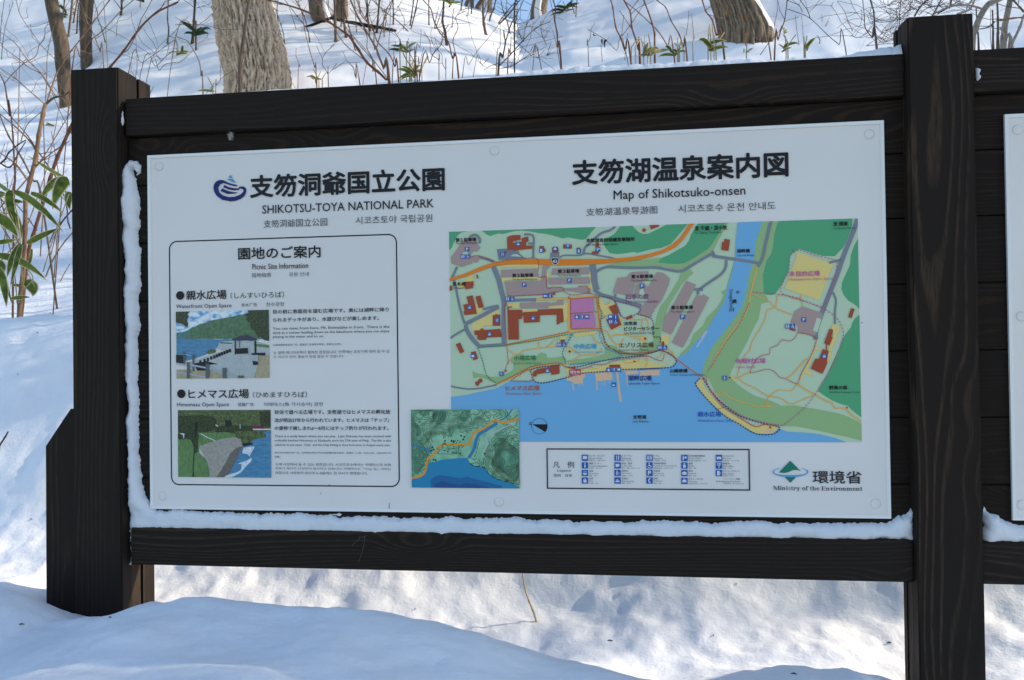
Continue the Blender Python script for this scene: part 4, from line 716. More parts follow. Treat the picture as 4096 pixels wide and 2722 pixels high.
# serif letters of the last line, drawn stroke by stroke (x height .47, cap height .68)
def serif(word, src):
    (a, b) = T(src); u0, v0 = pan(*a); u1, v1 = pan(*b)
    S = []; x = 0.; tk, th, sf = .105, .04, .055
    def st(px, z0, z1, w=tk): S.append([(px,z0),(px+w,z0),(px+w,z1),(px,z1)])
    def hb(x0, x1, z, h=th): S.append([(x0,z),(x1,z),(x1,z+h),(x0,z+h)])
    def dg(x0, z0, x1, z1, w): S.append([(x0,z0),(x0+w,z0),(x1+w,z1),(x1,z1)])
    def ar(cx, cz, rx, rz, a0, a1, wx=tk, wz=th, n=16):
        for i in range(n):
            q = [rad(a0+(a1-a0)*t/n) for t in (i, i+1)]
            S.append([(cx+rx*math.cos(q[0]),cz+rz*math.sin(q[0])),(cx+rx*math.cos(q[1]),cz+rz*math.sin(q[1])),(cx+(rx-wx)*math.cos(q[1]),cz+(rz-wz)*math.sin(q[1])),(cx+(rx-wx)*math.cos(q[0]),cz+(rz-wz)*math.sin(q[0]))])
    for ch in word:
        xh, ca = .47, .68
        if ch == ' ': x += .25; continue
        if ch == 'M':
            st(x+.06,0,ca,.06); hb(x,x+.2,0); hb(x,x+.2,ca-th); dg(x+.40,0,x+.08,ca,.14); dg(x+.40,0,x+.68,ca,.05); st(x+.70,0,ca,.14); hb(x+.62,x+.92,0); hb(x+.70,x+.92,ca-th); x += .95
        elif ch == 'E':
            st(x+.07,0,ca,.14); hb(x,x+.56,0); hb(x,x+.56,ca-th); hb(x+.2,x+.40,.33); st(x+.53,0,.17,.05); st(x+.51,ca-.16,ca,.05); st(x+.38,.26,.43,.04); x += .62
        elif ch == 'i': st(x+.06,0,xh); hb(x,x+.25,0); hb(x,x+.1,xh-th); ar(x+.12,.63,.075,.075,0,360,.075,.075); x += .27
        elif ch in 'nmr':
            k = {'n':1,'m':2,'r':0}[ch]; st(x+.06,0,xh); hb(x,x+.25,0); hb(x,x+.1,xh-th)
            if k == 0: ar(x+.30,xh-.12,.14,.12,20,150,.06,.07); S.append([(x+.30,xh-.2),(x+.42,xh-.2),(x+.42,xh-.05),(x+.30,xh-.05)]); x += .44
            for j in range(k):
                xx = x+.27*j; ar(xx+.28,xh-.14,.165,.14,0,165,tk,.07); st(xx+.32,0,xh-.13); hb(xx+.27,xx+.49,0)
            if k: x += .30+.26*k
        elif ch == 'h': st(x+.06,0,.68); hb(x,x+.25,0); hb(x,x+.1,.68-th); ar(x+.28,xh-.14,.165,.14,0,165,tk,.07); st(x+.32,0,xh-.13); hb(x+.27,x+.49,0); x += .55
        elif ch == 's': ar(x+.2,.345,.16,.125,60,250,.09,.05); ar(x+.2,.125,.16,.125,-120,80,.09,.05); st(x+.31,.33,.46,.035); st(x+.05,.0,.14,.035); x += .41
        elif ch == 't': st(x+.09,.08,.62); hb(x,x+.31,xh-th); ar(x+.22,.11,.13,.11,180,330,tk,.06); x += .34
        elif ch == 'y': dg(x+.20,-.04,x+.05,xh,.14); dg(x+.15,-.2,x+.38,xh,.05); hb(x,x+.25,xh-th); hb(x+.3,x+.5,xh-th); ar(x+.1,-.14,.1,.07,150,360,.06,.06); x += .50
        elif ch == 'o': ar(x+.245,.235,.225,.245,0,360,.125,.045,24); x += .50
        elif ch == 'f': st(x+.08,0,.55); hb(x,x+.29,0); hb(x,x+.3,xh-th); ar(x+.24,.54,.16,.15,20,180,tk,.06); S.append([(x+.29,.52),(x+.40,.52),(x+.40,.64),(x+.29,.64)]); x += .34
        elif ch == 'e': ar(x+.225,.235,.205,.245,20,335,.12,.05,22); hb(x+.1,x+.40,.24); x += .45
        elif ch == 'v': dg(x+.20,0,x+.05,xh,.14); dg(x+.21,0,x+.37,xh,.05); hb(x,x+.25,xh-th); hb(x+.3,x+.5,xh-th); x += .50
    zmin, zmax = -.21, .70; sx_ = (u1-u0)/x; sz_ = (v0-v1)/(zmax-zmin)
    for P in S: fill(txt['ministry'], 8, [(u0+px_*sx_, v1+(pz-zmin)*sz_) for px_, pz in P], m=0)
serif("Ministry of the Environment", "I 668,242 1270,285")
MM = MB(); fill(MM, 8, "I 783,73 855,146 832,136 805,136 785,143 765,152 740,156 706,152", m=0); fill(MM, 8, "I 744,181 822,184 783,222", m=0)
cm = [(784+(120-(0))*math.cos(rad(a)), 148+30*math.sin(rad(a))) for a in range(-48,229,6)]
o_, i_ = [], []
for a in range(-50,231,5):
    f = max(0, math.sin(rad(a)))**.7; o_.append((784+121*math.cos(rad(a)), 149+35*math.sin(rad(a)))); i_.append((784+(117-6*abs(math.cos(rad(a))))*math.cos(rad(a)), 149+(33-12*f)*math.sin(rad(a))))
fill(MM, 9, "I "+" ".join("%f,%f" % p for p in o_+i_[::-1]), m=1)
MM.build('ministry_mark', [plain('mark_green',(.012,.20,.14)), plain('mark_blue',(.09,.36,.68))], PANEL)
LG = MB(); fill(LG, 8, "H 497,325 502,300 515,283 540,271 565,274 600,292 630,300 652,304 662,312 640,314 600,304 565,292 542,302 529,325 536,355 560,376 600,387 640,385 680,370 698,352 699,338 686,330 670,328 668,318 700,315 716,328 719,350 706,380 680,400 645,413 610,416 555,405 520,380 502,350")
fill(LG, 8, "H 570,305 600,320 640,328 676,328 670,338 635,342 600,336 563,322"); fill(LG, 8, "H 556,328 590,344 630,354 662,356 640,364 590,366 545,346")
fill(LG, 8, "H 612,237 627,259 598,257", m=1); fill(LG, 8, "H 597,264 626,264 640,278 648,291 630,288 592,270", m=1)
LG.build('park_emblem', [plain('emblem_navy',(.010,.018,.15)), plain('emblem_sky',(.09,.36,.62))], PANEL)
flush_text(txt)
for mb, nm, ms in ((wood_,'forest_area',['forest','olive']),(water_,'water_area',['water','lilac']),(roads_,'road_network',['road','parking','highway','land']),(bld_,'building_plan',['brick','purple']),(path_,'footpath_network',['sand','deck','path']),(rout_,'walking_route',RT)):
    mb.build(nm, [C[k] for k in ms], MAPO)
sym_.build('map_symbols', [C['iconblue'], C['red'], C['white'], INK, INK2], MAPO)
txt['map'].build('map_lettering', [INK, C['plum'], C['blue'], C['brown'], C['green'], C['rust'], C['navy'], C['magenta'], C['royal'], C['white']], MAPO)
txt['head'].build('title_lettering', [INK, INK2], PANEL); txt['body'].build('lettering', [INK, INK2], PICNIC)
LGO = lg.build('legend_box', INK, PANEL); txt['legend'].build('legend_lettering', [INK, INK2], LGO); LGI.build('legend_symbols', [C['iconblue'], C['red'], C['white']], LGO)
txt['ministry'].build('ministry_lettering', [plain('ministry_ink',(.03,.03,.04))], PANEL)
# ------------------------------------------------------------------ snow caught on the timber
from mathutils.geometry import delaunay_2d_cdt
ZM.update({'k':(400,350,.2871),'l':(400,1900,.2551),'m':(0,900,.42408),'n':(0,1800,.59322),'o':(1300,1800,.59322),'q':(2696,1800,.59322)})
SNOW2 = snow_mat('snow_clinging', 1.2, .86)
def snow_piece(name, label, src, yb, thick, rough=.0024, sp=.006, seed=0, cat='snow'):
    P = [at(p[0], p[1], -.006) for p in T(src)]; P = [np.array([p[0], p[2]]) for p in P]
    B = []
    for i in range(len(P)):
        a, b = P[i], P[(i+1)%len(P)]; n = max(1, int(np.linalg.norm(b-a)/.004))
        for k in range(n): B.append(a+(b-a)*k/n)
    B = np.array(B)
    # roughen the rim
    d = np.roll(B,-1,0)-np.roll(B,1,0); nn = np.stack([d[:,1],-d[:,0]],1)/(np.linalg.norm(d,axis=1,keepdims=True)+1e-9)
    r = vnoise(B[:,0]*26, B[:,1]*26, 39+seed)*2.6+vnoise(B[:,0]*70, B[:,1]*70, 38+seed)*1.5+vnoise(B[:,0]*160, B[:,1]*160, 40+seed)*1.6+vnoise(B[:,0]*420, B[:,1]*420, 41+seed)*1.4
    B = B+nn*(rough*r)[:,None]
    lo, hi = B.min(0), B.max(0)
    GX, GZ = np.meshgrid(np.arange(lo[0],hi[0],sp), np.arange(lo[1],hi[1],sp)); Q = np.stack([GX.ravel(), GZ.ravel()],1)
    Q = Q+np.random.RandomState(seed).uniform(-.3,.3,Q.shape)*sp
    c = np.zeros(len(Q), bool); j = len(B)-1
    for i in range(len(B)):
        k = (B[i,1] > Q[:,1]) != (B[j,1] > Q[:,1]); 
        with np.errstate(divide='ignore', invalid='ignore'): xx = (B[j,0]-B[i,0])*(Q[:,1]-B[i,1])/(B[j,1]-B[i,1])+B[i,0]
        c ^= k & (Q[:,0] < xx); j = i
    Q = Q[c]; D = np.sqrt(((Q[:,None,:]-B[None,:,:])**2).sum(-1)).min(1); Q = Q[D > sp*.45]; D = D[D > sp*.45]
    V2 = [Vector(p) for p in np.concatenate([B,Q])]; nb = len(B)
    R = delaunay_2d_cdt(V2, [(i,(i+1)%nb) for i in range(nb)], [], 1, 1e-6)
    X = np.array([tuple(v) for v in R[0]]); D2 = np.sqrt(((X[:,None,:]-B[None,:,:])**2).sum(-1)).min(1)
    t = thick(X[:,0], X[:,1]) if callable(thick) else np.full(len(X), thick)
    u = np.clip(D2/np.maximum(t*1.1,.004),0,1); h = t*np.sqrt(1-(1-u)**2)*(1+.40*vnoise(X[:,0]*30,X[:,1]*30,50+seed)+.15*vnoise(X[:,0]*120,X[:,1]*120,51+seed)+.10*vnoise(X[:,0]*260,X[:,1]*260,52+seed))
    V = [(X[i,0], yb-max(h[i],.0002), X[i,1]) for i in range(len(X))]; F = []
    for f in R[2]:
        f = list(f); a, b, cc = (X[f[0]], X[f[1]], X[f[2]])
        F.append(f if (b[0]-a[0])*(cc[1]-a[1])-(b[1]-a[1])*(cc[0]-a[0]) > 0 else f[::-1])
    return tag(mesh_obj(name, V, F, SNOW2, None, True), label, cat)
snow_piece('snow_ledge', 'long band of snow packed along the bottom rail and up beside the left post',
 "k 405,990 440,1000 480,1005 520,1080 528,1150 515,1200 490,1225 455,1222 480,1180 485,1140 465,1130 440,1150 442,1185 465,1235 487,1265 470,1320 490,1390 495,1460 517,1520 m 1285,20 1280,110 1310,230 1300,330 1305,420 1300,560 1280,680 1290,780 1290,880 1300,960 1280,1060 1285,1190 1280,1330 1295,1400 1275,1500 1285,1560 n 925,40 935,130 950,230 975,320 1000,370 1030,400 1080,410 1110,420 1160,408 1250,405 1320,415 1400,420 1520,425 1620,430 1800,440 1900,432 2050,440 2200,440 2300,445 o 40,445 100,455 200,450 330,455 500,465 620,458 750,462 900,465 1050,470 1200,468 1320,465 1450,480 1600,478 1760,488 1900,485 2100,490 2360,487 q 100,492 250,495 400,490 560,488 650,498 750,495 850,500 1000,497 1150,498 1280,505 1380,505 1460,500 1500,470 1530,452 1580,448 1600,430 1612,415 1625,500 1629,618 1000,615 0,608 o 1200,594 0,575 n 1600,558 900,545 878,545 872,560 868,620 885,680 880,720 875,765 865,780 862,700 860,600 865,540 860,450 855,400 850,300 845,200 855,100 848,0 m 1190,1500 1170,1420 1160,1300 1155,1180 1165,1000 1155,800 1160,600 1170,420 1160,330 1140,220 1130,150 1120,100 1130,0 k 285,1550 295,1480 285,1390 258,1300 260,1220 280,1150 320,1080 380,1010",
 .0056, lambda x, z: .0155+.010*sstep(-.475,-.43,z)+.006*sstep(.88,.95,x)*sstep(-.49,-.46,z), seed=1)
snow_piece('snow_scrap', 'sliver of snow stuck between the left post and the end of the top rail', "k 285,230 300,250 310,300 330,330 342,375 340,410 352,490 335,540 322,580 318,640 305,668 288,650 285,600 290,560 285,500 272,430 262,340 243,300 245,285 262,270 265,245", -.009, .009, .001, .003, 2)
snow_piece('snow_scrap', 'tiny snow lump stuck to the right edge of the right post by the top rail', "g 1638,1010 1690,1020 1708,1050 1690,1090 1705,1120 1700,1160 1670,1195 1650,1190 1645,1130 1640,1070", -.0105, .008, .001, .003, 3)
snow_piece('snow_ledge', 'snow heaped against the right post and along the next bay\'s bottom rail', "q 2100,385 2140,425 2200,460 2250,500 2300,515 2500,512 2900,520 2900,650 2360,632 2100,632", .0056, lambda x, z: np.full_like(x, .0155)+.006*(1-sstep(1.1,1.17,x)), .0024, .006, 4)
# snow lying on the top rail
xs = np.linspace(-.93,.943,420); V = []; ys = np.linspace(0,1,9)
hh = np.interp(xs,[-.93,-.85,-.5,-.25,-.05,.05,.3,.6,.8,.88,.94],[.0005,.003,.004,.0035,.005,.011,.014,.013,.011,.016,.022])*(1+.9*vnoise(xs*9,xs*0,60)+.5*vnoise(xs*38,xs*0,61)+.3*vnoise(xs*110,xs*0,62))
hh = np.maximum(hh,.0008)
for i, x in enumerate(xs):
    for j, t in enumerate(ys):
        e = min(t,1-t)*2; y = -.0105+.067*t+(.003*float(vnoise(np.array([x*60]),np.array([j*.7]),63)[0]) if 0 < j < 8 else 0)
        V.append((x, y, .6012+hh[i]*(0 if j in (0,8) else .72+.28*math.sqrt(1-(1-e)**2))))
n9 = len(ys); F = [(i*n9+j,(i+1)*n9+j,(i+1)*n9+j+1,i*n9+j+1) for i in range(len(xs)-1) for j in range(n9-1)]
tag(mesh_obj('snow_layer', V, F, SNOW2, None, True), 'thin uneven layer of snow lying on top of the top rail', 'snow')
# a tuft of down and a torn web
fl = MB(); c0 = at(925,543,.005); random.seed(5)
for i in range(140):
    d = np.array([random.gauss(0,1), -abs(random.gauss(0,.5)), random.gauss(0,1)]); d /= np.linalg.norm(d); L = random.uniform(.004,.013)
    p1 = c0+d*L*.5+np.array([random.uniform(-.002,.002),0,random.uniform(-.002,.002)]); fl.tube([c0+np.array([0,-.001,0]), p1, c0+d*L*np.array([.8,1,1.2])], .00022, 3)
tag(fl.build('down_tuft', plain('down',(.55,.55,.54),.8)), 'small white tuft of down stuck on the top plank', 'fluff')
wb = MB()
for s in ("P 1440,2145 1435,2160 1420,2170 1408,2185","P 1460,2142 1456,2180 1445,2220 1434,2250","P 1470,2142 1455,2150","P 1440,2150 1460,2148"):
    wb.tube([at(x,y,-.0135) for x,y in T(s)], 0.0003, 4)
tag(wb.build('torn_cobweb', plain('web',(.13,.135,.14),.6)), 'torn wisp of cobweb hanging on the bottom rail', 'cobweb')

# ------------------------------------------------------------------ trees
BARK_BIG = bark_mat('bark_ridged', (.29,.215,.15), (.66,.515,.375), (1,1,.5), 24, .5, .012)
def crevice(m):      # bark colour is darker in the furrows and lighter on the ridges
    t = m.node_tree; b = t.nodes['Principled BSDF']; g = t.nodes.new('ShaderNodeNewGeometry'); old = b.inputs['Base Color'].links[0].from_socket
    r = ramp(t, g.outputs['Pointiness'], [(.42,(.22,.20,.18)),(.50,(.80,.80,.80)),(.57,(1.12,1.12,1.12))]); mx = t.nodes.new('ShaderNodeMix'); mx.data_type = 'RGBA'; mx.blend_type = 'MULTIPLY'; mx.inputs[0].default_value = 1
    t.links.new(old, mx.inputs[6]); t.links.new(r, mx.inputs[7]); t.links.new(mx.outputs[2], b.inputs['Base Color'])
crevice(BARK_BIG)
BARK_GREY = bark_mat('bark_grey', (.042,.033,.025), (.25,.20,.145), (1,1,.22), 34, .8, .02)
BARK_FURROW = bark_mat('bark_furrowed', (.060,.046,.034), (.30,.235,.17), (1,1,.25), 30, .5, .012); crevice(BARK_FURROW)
BARK_SLIM = bark_mat('bark_slim', (.026,.021,.017), (.145,.115,.085), (1,1,.22), 34, .8, .02)
BARK_FAR = bark_mat('bark_far', (.028,.023,.019), (.24,.19,.145), (1,1,.2), 22, .8, .03)
BARK_PALE = bark_mat('bark_pale', (.16,.13,.10), (.40,.34,.28), (1,1,.5), 40, .4, .006)
TWRED = bark_mat('stem_red', (.075,.030,.018), (.27,.12,.068), (1,1,.3), 60, .2, .002)
TWTAN = bark_mat('stem_tan', (.10,.055,.034), (.33,.205,.125), (1,1,.3), 60, .2, .002)
TWDRK = bark_mat('stem_dark', (.020,.016,.014), (.085,.065,.052), (1,1,.3), 60, .3, .003)
TWGRY = bark_mat('stem_grey', (.055,.042,.034), (.17,.13,.10), (1,1,.3), 50, .3, .003)
def axis_depth(q): return float((np.array(q)-CAM) @ RM[:,1])
def grow(mb, p, d, L, r, lev, rnd, n=5):
    # one limb with its side limbs; bare winter branching
    k = 5 if lev > 0 else 3; P = [p]; R = [r]; q = np.array(p, float); dd = np.array(d, float); dd /= np.linalg.norm(dd)
    for i in range(k):
        dd = dd+np.array([rnd.gauss(0,.16),rnd.gauss(0,.16),rnd.gauss(.06,.12)]); dd /= np.linalg.norm(dd)
        q = q+dd*L/k; P.append(q); R.append(max(r*(1-.85*(i+1)/k), .0022))
        if lev > 0 and i > 0:
            for _ in range(2 if lev > 1 else 2):
                s = np.array([rnd.gauss(0,1),rnd.gauss(0,1),rnd.gauss(.2,.6)]); s -= dd*np.dot(s,dd)*.3; s /= np.linalg.norm(s)
                grow(mb, q, dd*.6+s*.8, L*rnd.uniform(.35,.55), R[-1]*.6, lev-1, rnd, 4)
    mb.tube(P, R, n, cap=False)
def tree(name, label, group, path, m, height, seed, sides=18, bark=.006, bigbark=False, nb=10, snow=None, branch_from=.25, blen=(.28,.5)):
    # path: list of (point, radius) upwards from the ground; continues above to `height`
    rnd = random.Random(seed); P = [np.array(p) for p, r in path]; R = [r for p, r in path]
    S = smooth(P, 5); RR = np.interp(np.linspace(0,1,len(S)), np.linspace(0,1,len(R)), R)
    root = empty(name, tuple(P[0])); tag(root, label, 'tree', group)
    top = S[-1]; d = S[-1]-S[-3]; d /= np.linalg.norm(d); ext = []; r0 = RR[-1]; ntop = 8; q = top.copy()
    for i in range(ntop):
        d = d+np.array([rnd.gauss(0,.05),rnd.gauss(0,.05),.06]); d /= np.linalg.norm(d); q = q+d*height/ntop; ext.append((q.copy(), r0*(1-.9*(i+1)/ntop)))
    full = S+[e[0] for e in ext]; fr = list(RR)+[e[1] for e in ext]
    # ring mesh with bark relief
    L = np.concatenate([[0], np.cumsum([np.linalg.norm(full[i+1]-full[i]) for i in range(len(full)-1)])]); vis = L[len(S)-1]
    step = .012 if bigbark else (.03 if bark >= .012 else max(.04, R[0]*.25)); tv = np.concatenate([np.arange(0, vis, step), np.arange(vis, L[-1], max(step*6,.3)), [L[-1]]])
    CX = np.stack([np.interp(tv, L, np.array(full)[:,k]) for k in range(3)], 1); CR = np.interp(tv, L, fr)
    th = np.linspace(0, 2*math.pi, sides, endpoint=False); TH, TV = np.meshgrid(th, tv); Rg = CR[:,None]*np.ones_like(TH)
    u = TH*CR[:,None]; cs, sn = np.cos(TH), np.sin(TH)
    if bigbark:
        uu = (TH+.30*TV+.25*np.sin(TV*2.1))*.30
        w = vnoise(cs*3+7, TV*5+sn*3, 70)*.35
        r1 = 1-np.abs(2*vnoise((TH+.55*TV)*7.5+w*3, (TH-.55*TV)*7.5+w*2, 71))*2.4; r2 = 1-np.abs(2*vnoise((TH+.36*TV)*12+w*4, (TH-.36*TV)*12, 72))*2.4; r3 = vnoise(cs*40, sn*40+TV*22, 73)
        Rg = Rg+.026*np.sign(r1)*np.abs(r1)**.7*(r1>-.4)+.016*r2+.007*r3+.02*vnoise(cs*1.5+2, sn*1.5+TV*.8, 74)
    else:
        Rg = Rg*(1+.10*vnoise(cs*1.3+seed, sn*1.3+TV*1.1, 75))+(.020*(1-np.abs(2*vnoise(TH*13+1.2*vnoise(TH*3,TV*2.5,83), TV*1.7, 82))*2.4) if bark >= .012 else 0)+bark*2*vnoise(cs*5+seed, sn*5+TV*2.5, 76)+bark*vnoise(cs*12+seed, sn*12+TV*5, 77)
    flare = np.exp(-TV/max(R[0]*1.2,.05))*(.16+.22*vnoise(cs*2+seed, sn*2, 78)); Rg = Rg*(1+flare)
    X = CX[:,0][:,None]+Rg*np.cos(TH); Y = CX[:,1][:,None]+Rg*np.sin(TH); Z = CX[:,2][:,None]+0*TH
    Vv = np.stack([X,Y,Z],-1).reshape(-1,3); nr_ = len(tv)
    F = [(i*sides+j, i*sides+(j+1)%sides, (i+1)*sides+(j+1)%sides, (i+1)*sides+j) for i in range(nr_-1) for j in range(sides)]
    tr = mesh_obj('trunk', Vv, F, m, root, True)
    br = MB()
    for i in range(nb):
        t = vis+(L[-1]-vis)*(branch_from+(1-branch_from)*(i+.5)/nb); p = np.array([np.interp(t, L, np.array(full)[:,k]) for k in range(3)]); r = float(np.interp(t, L, fr))
        a = rnd.uniform(0,6.28); grow(br, p, (math.cos(a), math.sin(a), rnd.uniform(.25,.9)), rnd.uniform(*blen)*height*(1.1-.5*i/nb), max(r*.5,.012), 2, rnd)
    if nb: br.build('branches', m, root)
    if snow:   # snow plastered on one side of the trunk
        (a0, a1, t0, t1) = snow; Vs = []; na, ntv = 14, 40
        for i in range(ntv):
            t = t0+(t1-t0)*i/(ntv-1); c = [np.interp(t, tv, CX[:,k]) for k in range(3)]; rr_ = float(np.interp(t, tv, CR))*(1.03+.16*math.exp(-t/max(R[0]*1.2,.05)))
            sh = .25*float(vnoise(np.array([t*3.+seed]),np.array([1.3]),80)[0])
            for j in range(na):
                f = j/(na-1); e = math.sin(math.pi*f)*min(1,(ntv-1-i)/5, i/3+.3); aa = a0+(a1-a0)*f+sh*(.5 if j in (0,na-1) else 1); q = rr_+.018*e*(1+.8*float(vnoise(np.array([t*6.]),np.array([f*4]),81)[0]))-.012*(1-e)
                Vs.append((c[0]+q*math.cos(aa), c[1]+q*math.sin(aa), c[2]))
        mesh_obj('clinging_snow', Vs, [(i*na+j,i*na+j+1,(i+1)*na+j+1,(i+1)*na+j) for i in range(ntv-1) for j in range(na-1)], SNOW2, root, True)
    return root
def traced_tree(name, label, z, pts, m, height, seed, group=None, base=None, bury=.12, **kw):
    # pts: (x, y, width) from the base upwards, in zoom z
    k = ZM[z]; Q = [(k[0]+x*k[2], k[1]+y*k[2], w*k[2]) for x, y, w in pts]
    bp = list(base or Q[0][:2]); b = hit(*bp)
    while b is None: bp[1] += 5; b = hit(*bp)
    r0 = Q[0][2]/2/FPX*axis_depth(b); Y = b[1]+r0*.8
    path = []
    for x, y, w in Q:
        p = at(x, y, Y); path.append((p, w/2/FPX*axis_depth(p)))
    p0, r0 = path[0]; path.insert(0, (np.array([p0[0], p0[1], min(gz(p0[0],p0[1]-1.3*r0), gz(p0[0]-r0,p0[1]), gz(p0[0]+r0,p0[1]))-bury]), r0*1.04))
    return tree(name, label, group, path, m, height, seed, **kw)
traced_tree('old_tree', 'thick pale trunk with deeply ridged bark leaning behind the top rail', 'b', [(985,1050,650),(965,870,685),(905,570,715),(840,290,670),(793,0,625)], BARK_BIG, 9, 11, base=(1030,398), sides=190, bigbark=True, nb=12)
traced_tree('thin_tree', 'slim dark curved trunk just left of the left post', 'a', [(885,1450,155),(870,1250,160),(850,900,190),(830,600,190),(760,300,175),(690,0,160)], BARK_SLIM, 6, 12, nb=8)
traced_tree('thin_tree', 'slim straight dark trunk rising right above the left post', 'a', [(1172,925,145),(1160,600,150),(1150,300,150),(1165,0,160)], BARK_SLIM, 6.5, 13, nb=8)
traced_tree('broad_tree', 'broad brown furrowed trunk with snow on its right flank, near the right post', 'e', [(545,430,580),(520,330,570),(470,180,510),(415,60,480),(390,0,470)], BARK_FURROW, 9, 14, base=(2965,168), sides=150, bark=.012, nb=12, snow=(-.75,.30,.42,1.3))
traced_tree('forked_tree', 'left dark stem of the snow-streaked tree uphill behind the broken black branch', 'b', [(1735,265,230),(1700,120,235),(1690,0,240)], BARK_FAR, 8, 15, nb=8, snow=(-.9,.1,.1,1.0))
traced_tree('forked_tree', 'right dark stem of the snow-streaked tree uphill behind the broken black branch', 'b', [(1965,230,160),(1960,100,160),(1955,0,165)], BARK_FAR, 8, 16, nb=8)
for i, (lab, z, pts, sn) in enumerate((("brown trunk with a white snow stripe at the notch where blue sky shows", 'd', [(165,150,190),(175,60,185),(185,0,180)], (-2.1,-1.1,.1,1.4)), ("dark leaning trunk on the skyline, left of the blue sky notch", 'c', [(1510,85,75),(1545,30,72),(1565,0,70)], None), ("snowy dark trunk on the skyline against the blue sky notch", 'c', [(1630,105,85),(1632,50,85),(1640,0,85)], (-2.4,-1.5,.1,1.0)),
   ("thin trunk at the skyline, leftmost of the trunks beside the sky notch", 'c', [(1372,50,45),(1385,20,45),(1395,0,45)], None), ("thin trunk at the skyline, second left of the sky notch", 'c', [(1440,65,45),(1440,30,45),(1440,0,45)], None))):
    traced_tree('skyline_tree', lab, z, pts, BARK_FAR, 7, 20+i, group='trees on the skyline', nb=7, snow=sn)
# forest to the right of the view, whose shadows stripe the slope
random.seed(21)
for i, (x, y, r) in enumerate(((9.5,4.6,.2),(11.5,8.2,.22),(15,6.2,.2),(19,9.2,.22),(10.6,11.5,.16),(18,7.4,.24),(13.2,14.6,.16),(24,7.5,.25),(16.5,-.6,.22),(12.4,2.0,.12),(19.5,5.6,.14),(21,15,.2),(12.8,6.3,.16),(16.2,8.8,.2),(22.5,10.4,.2))):
    z = gz(x,y); P = [(np.array([x,y,z-.2]), r)]+[(np.array([x+random.gauss(0,.08)*k, y+random.gauss(0,.08)*k, z+k*1.1]), r*(1-.06*k)) for k in (1,2)]
    tree('slope_tree', 'bare leafless tree on the snowy slope beyond the right edge of the board', 'trees right of the board', P, BARK_FAR, random.uniform(7,11), 40+i, sides=12, nb=8, branch_from=.12)

z = gz(7.6,1.5); tree('slope_tree', 'slim densely twigged young tree added unseen beyond the right edge of the board for its shade', None, [(np.array([7.6,1.5,z-.2]),.05),(np.array([7.6,1.52,1.4]),.045),(np.array([7.62,1.5,2.7]),.04)], BARK_FAR, 2.1, 91, sides=8, nb=70, branch_from=.0, blen=(.2,.34))  # unseen tree added so that its dense crown shades the foreground snow

# flecks of bark and needle fallen on the snow, and rust marks at the panel's upper edge
FLK = plain('fleck', (.045,.028,.020), .8, .2)
for i, (px, py) in enumerate(((3176,2700),(3556,2574),(2440,2566),(200,1255),(150,1333),(70,1500),(125,2080),(440,2474),(85,2502),(2945,2340),(2853,2545),(1660,2440))):
    b = hit(px, py, .9)
    if b is None: continue
    rnd = random.Random(i); a = rnd.uniform(0,3.1); L = rnd.uniform(.003,.008); d = np.array([math.cos(a)*L, math.sin(a)*L*.5, 0]); m = MB(); m.tube([b-d+[0,0,.0015], b+[0,0,.003], b+d+[0,0,.0015]], [.0008,.0017,.0007], 5)
    tag(m.build('bark_fleck', FLK), 'tiny dark fleck of bark lying on the snow', 'bark fleck', 'bark flecks on the snow')
RS = plain('rust', (.30,.16,.06), .8, .1, .3, 300); rm = MB()
for s in ("P 1990,556 2005,566 2030,562 2045,552","P 2180,547 2195,553 2215,550 2225,544"): fill(rm, 2, s)
rm.build('rust_mark', RS, PANEL)
sm_ = MB()
for s, w in (("P 1560,2012 1558,2022 1559,2034",2.2),("P 1287,1968 1284,1978",1.6),("P 1316,1942 1322,1938",2),("P 3168,1000 3172,1008",2),("P 3443,1290 3449,1294",2.5),("P 2860,1640 2900,1628",1.5)): stroke(sm_, 16, s, w*PX)
sm_.build('scuff_mark', INK2, PANEL)
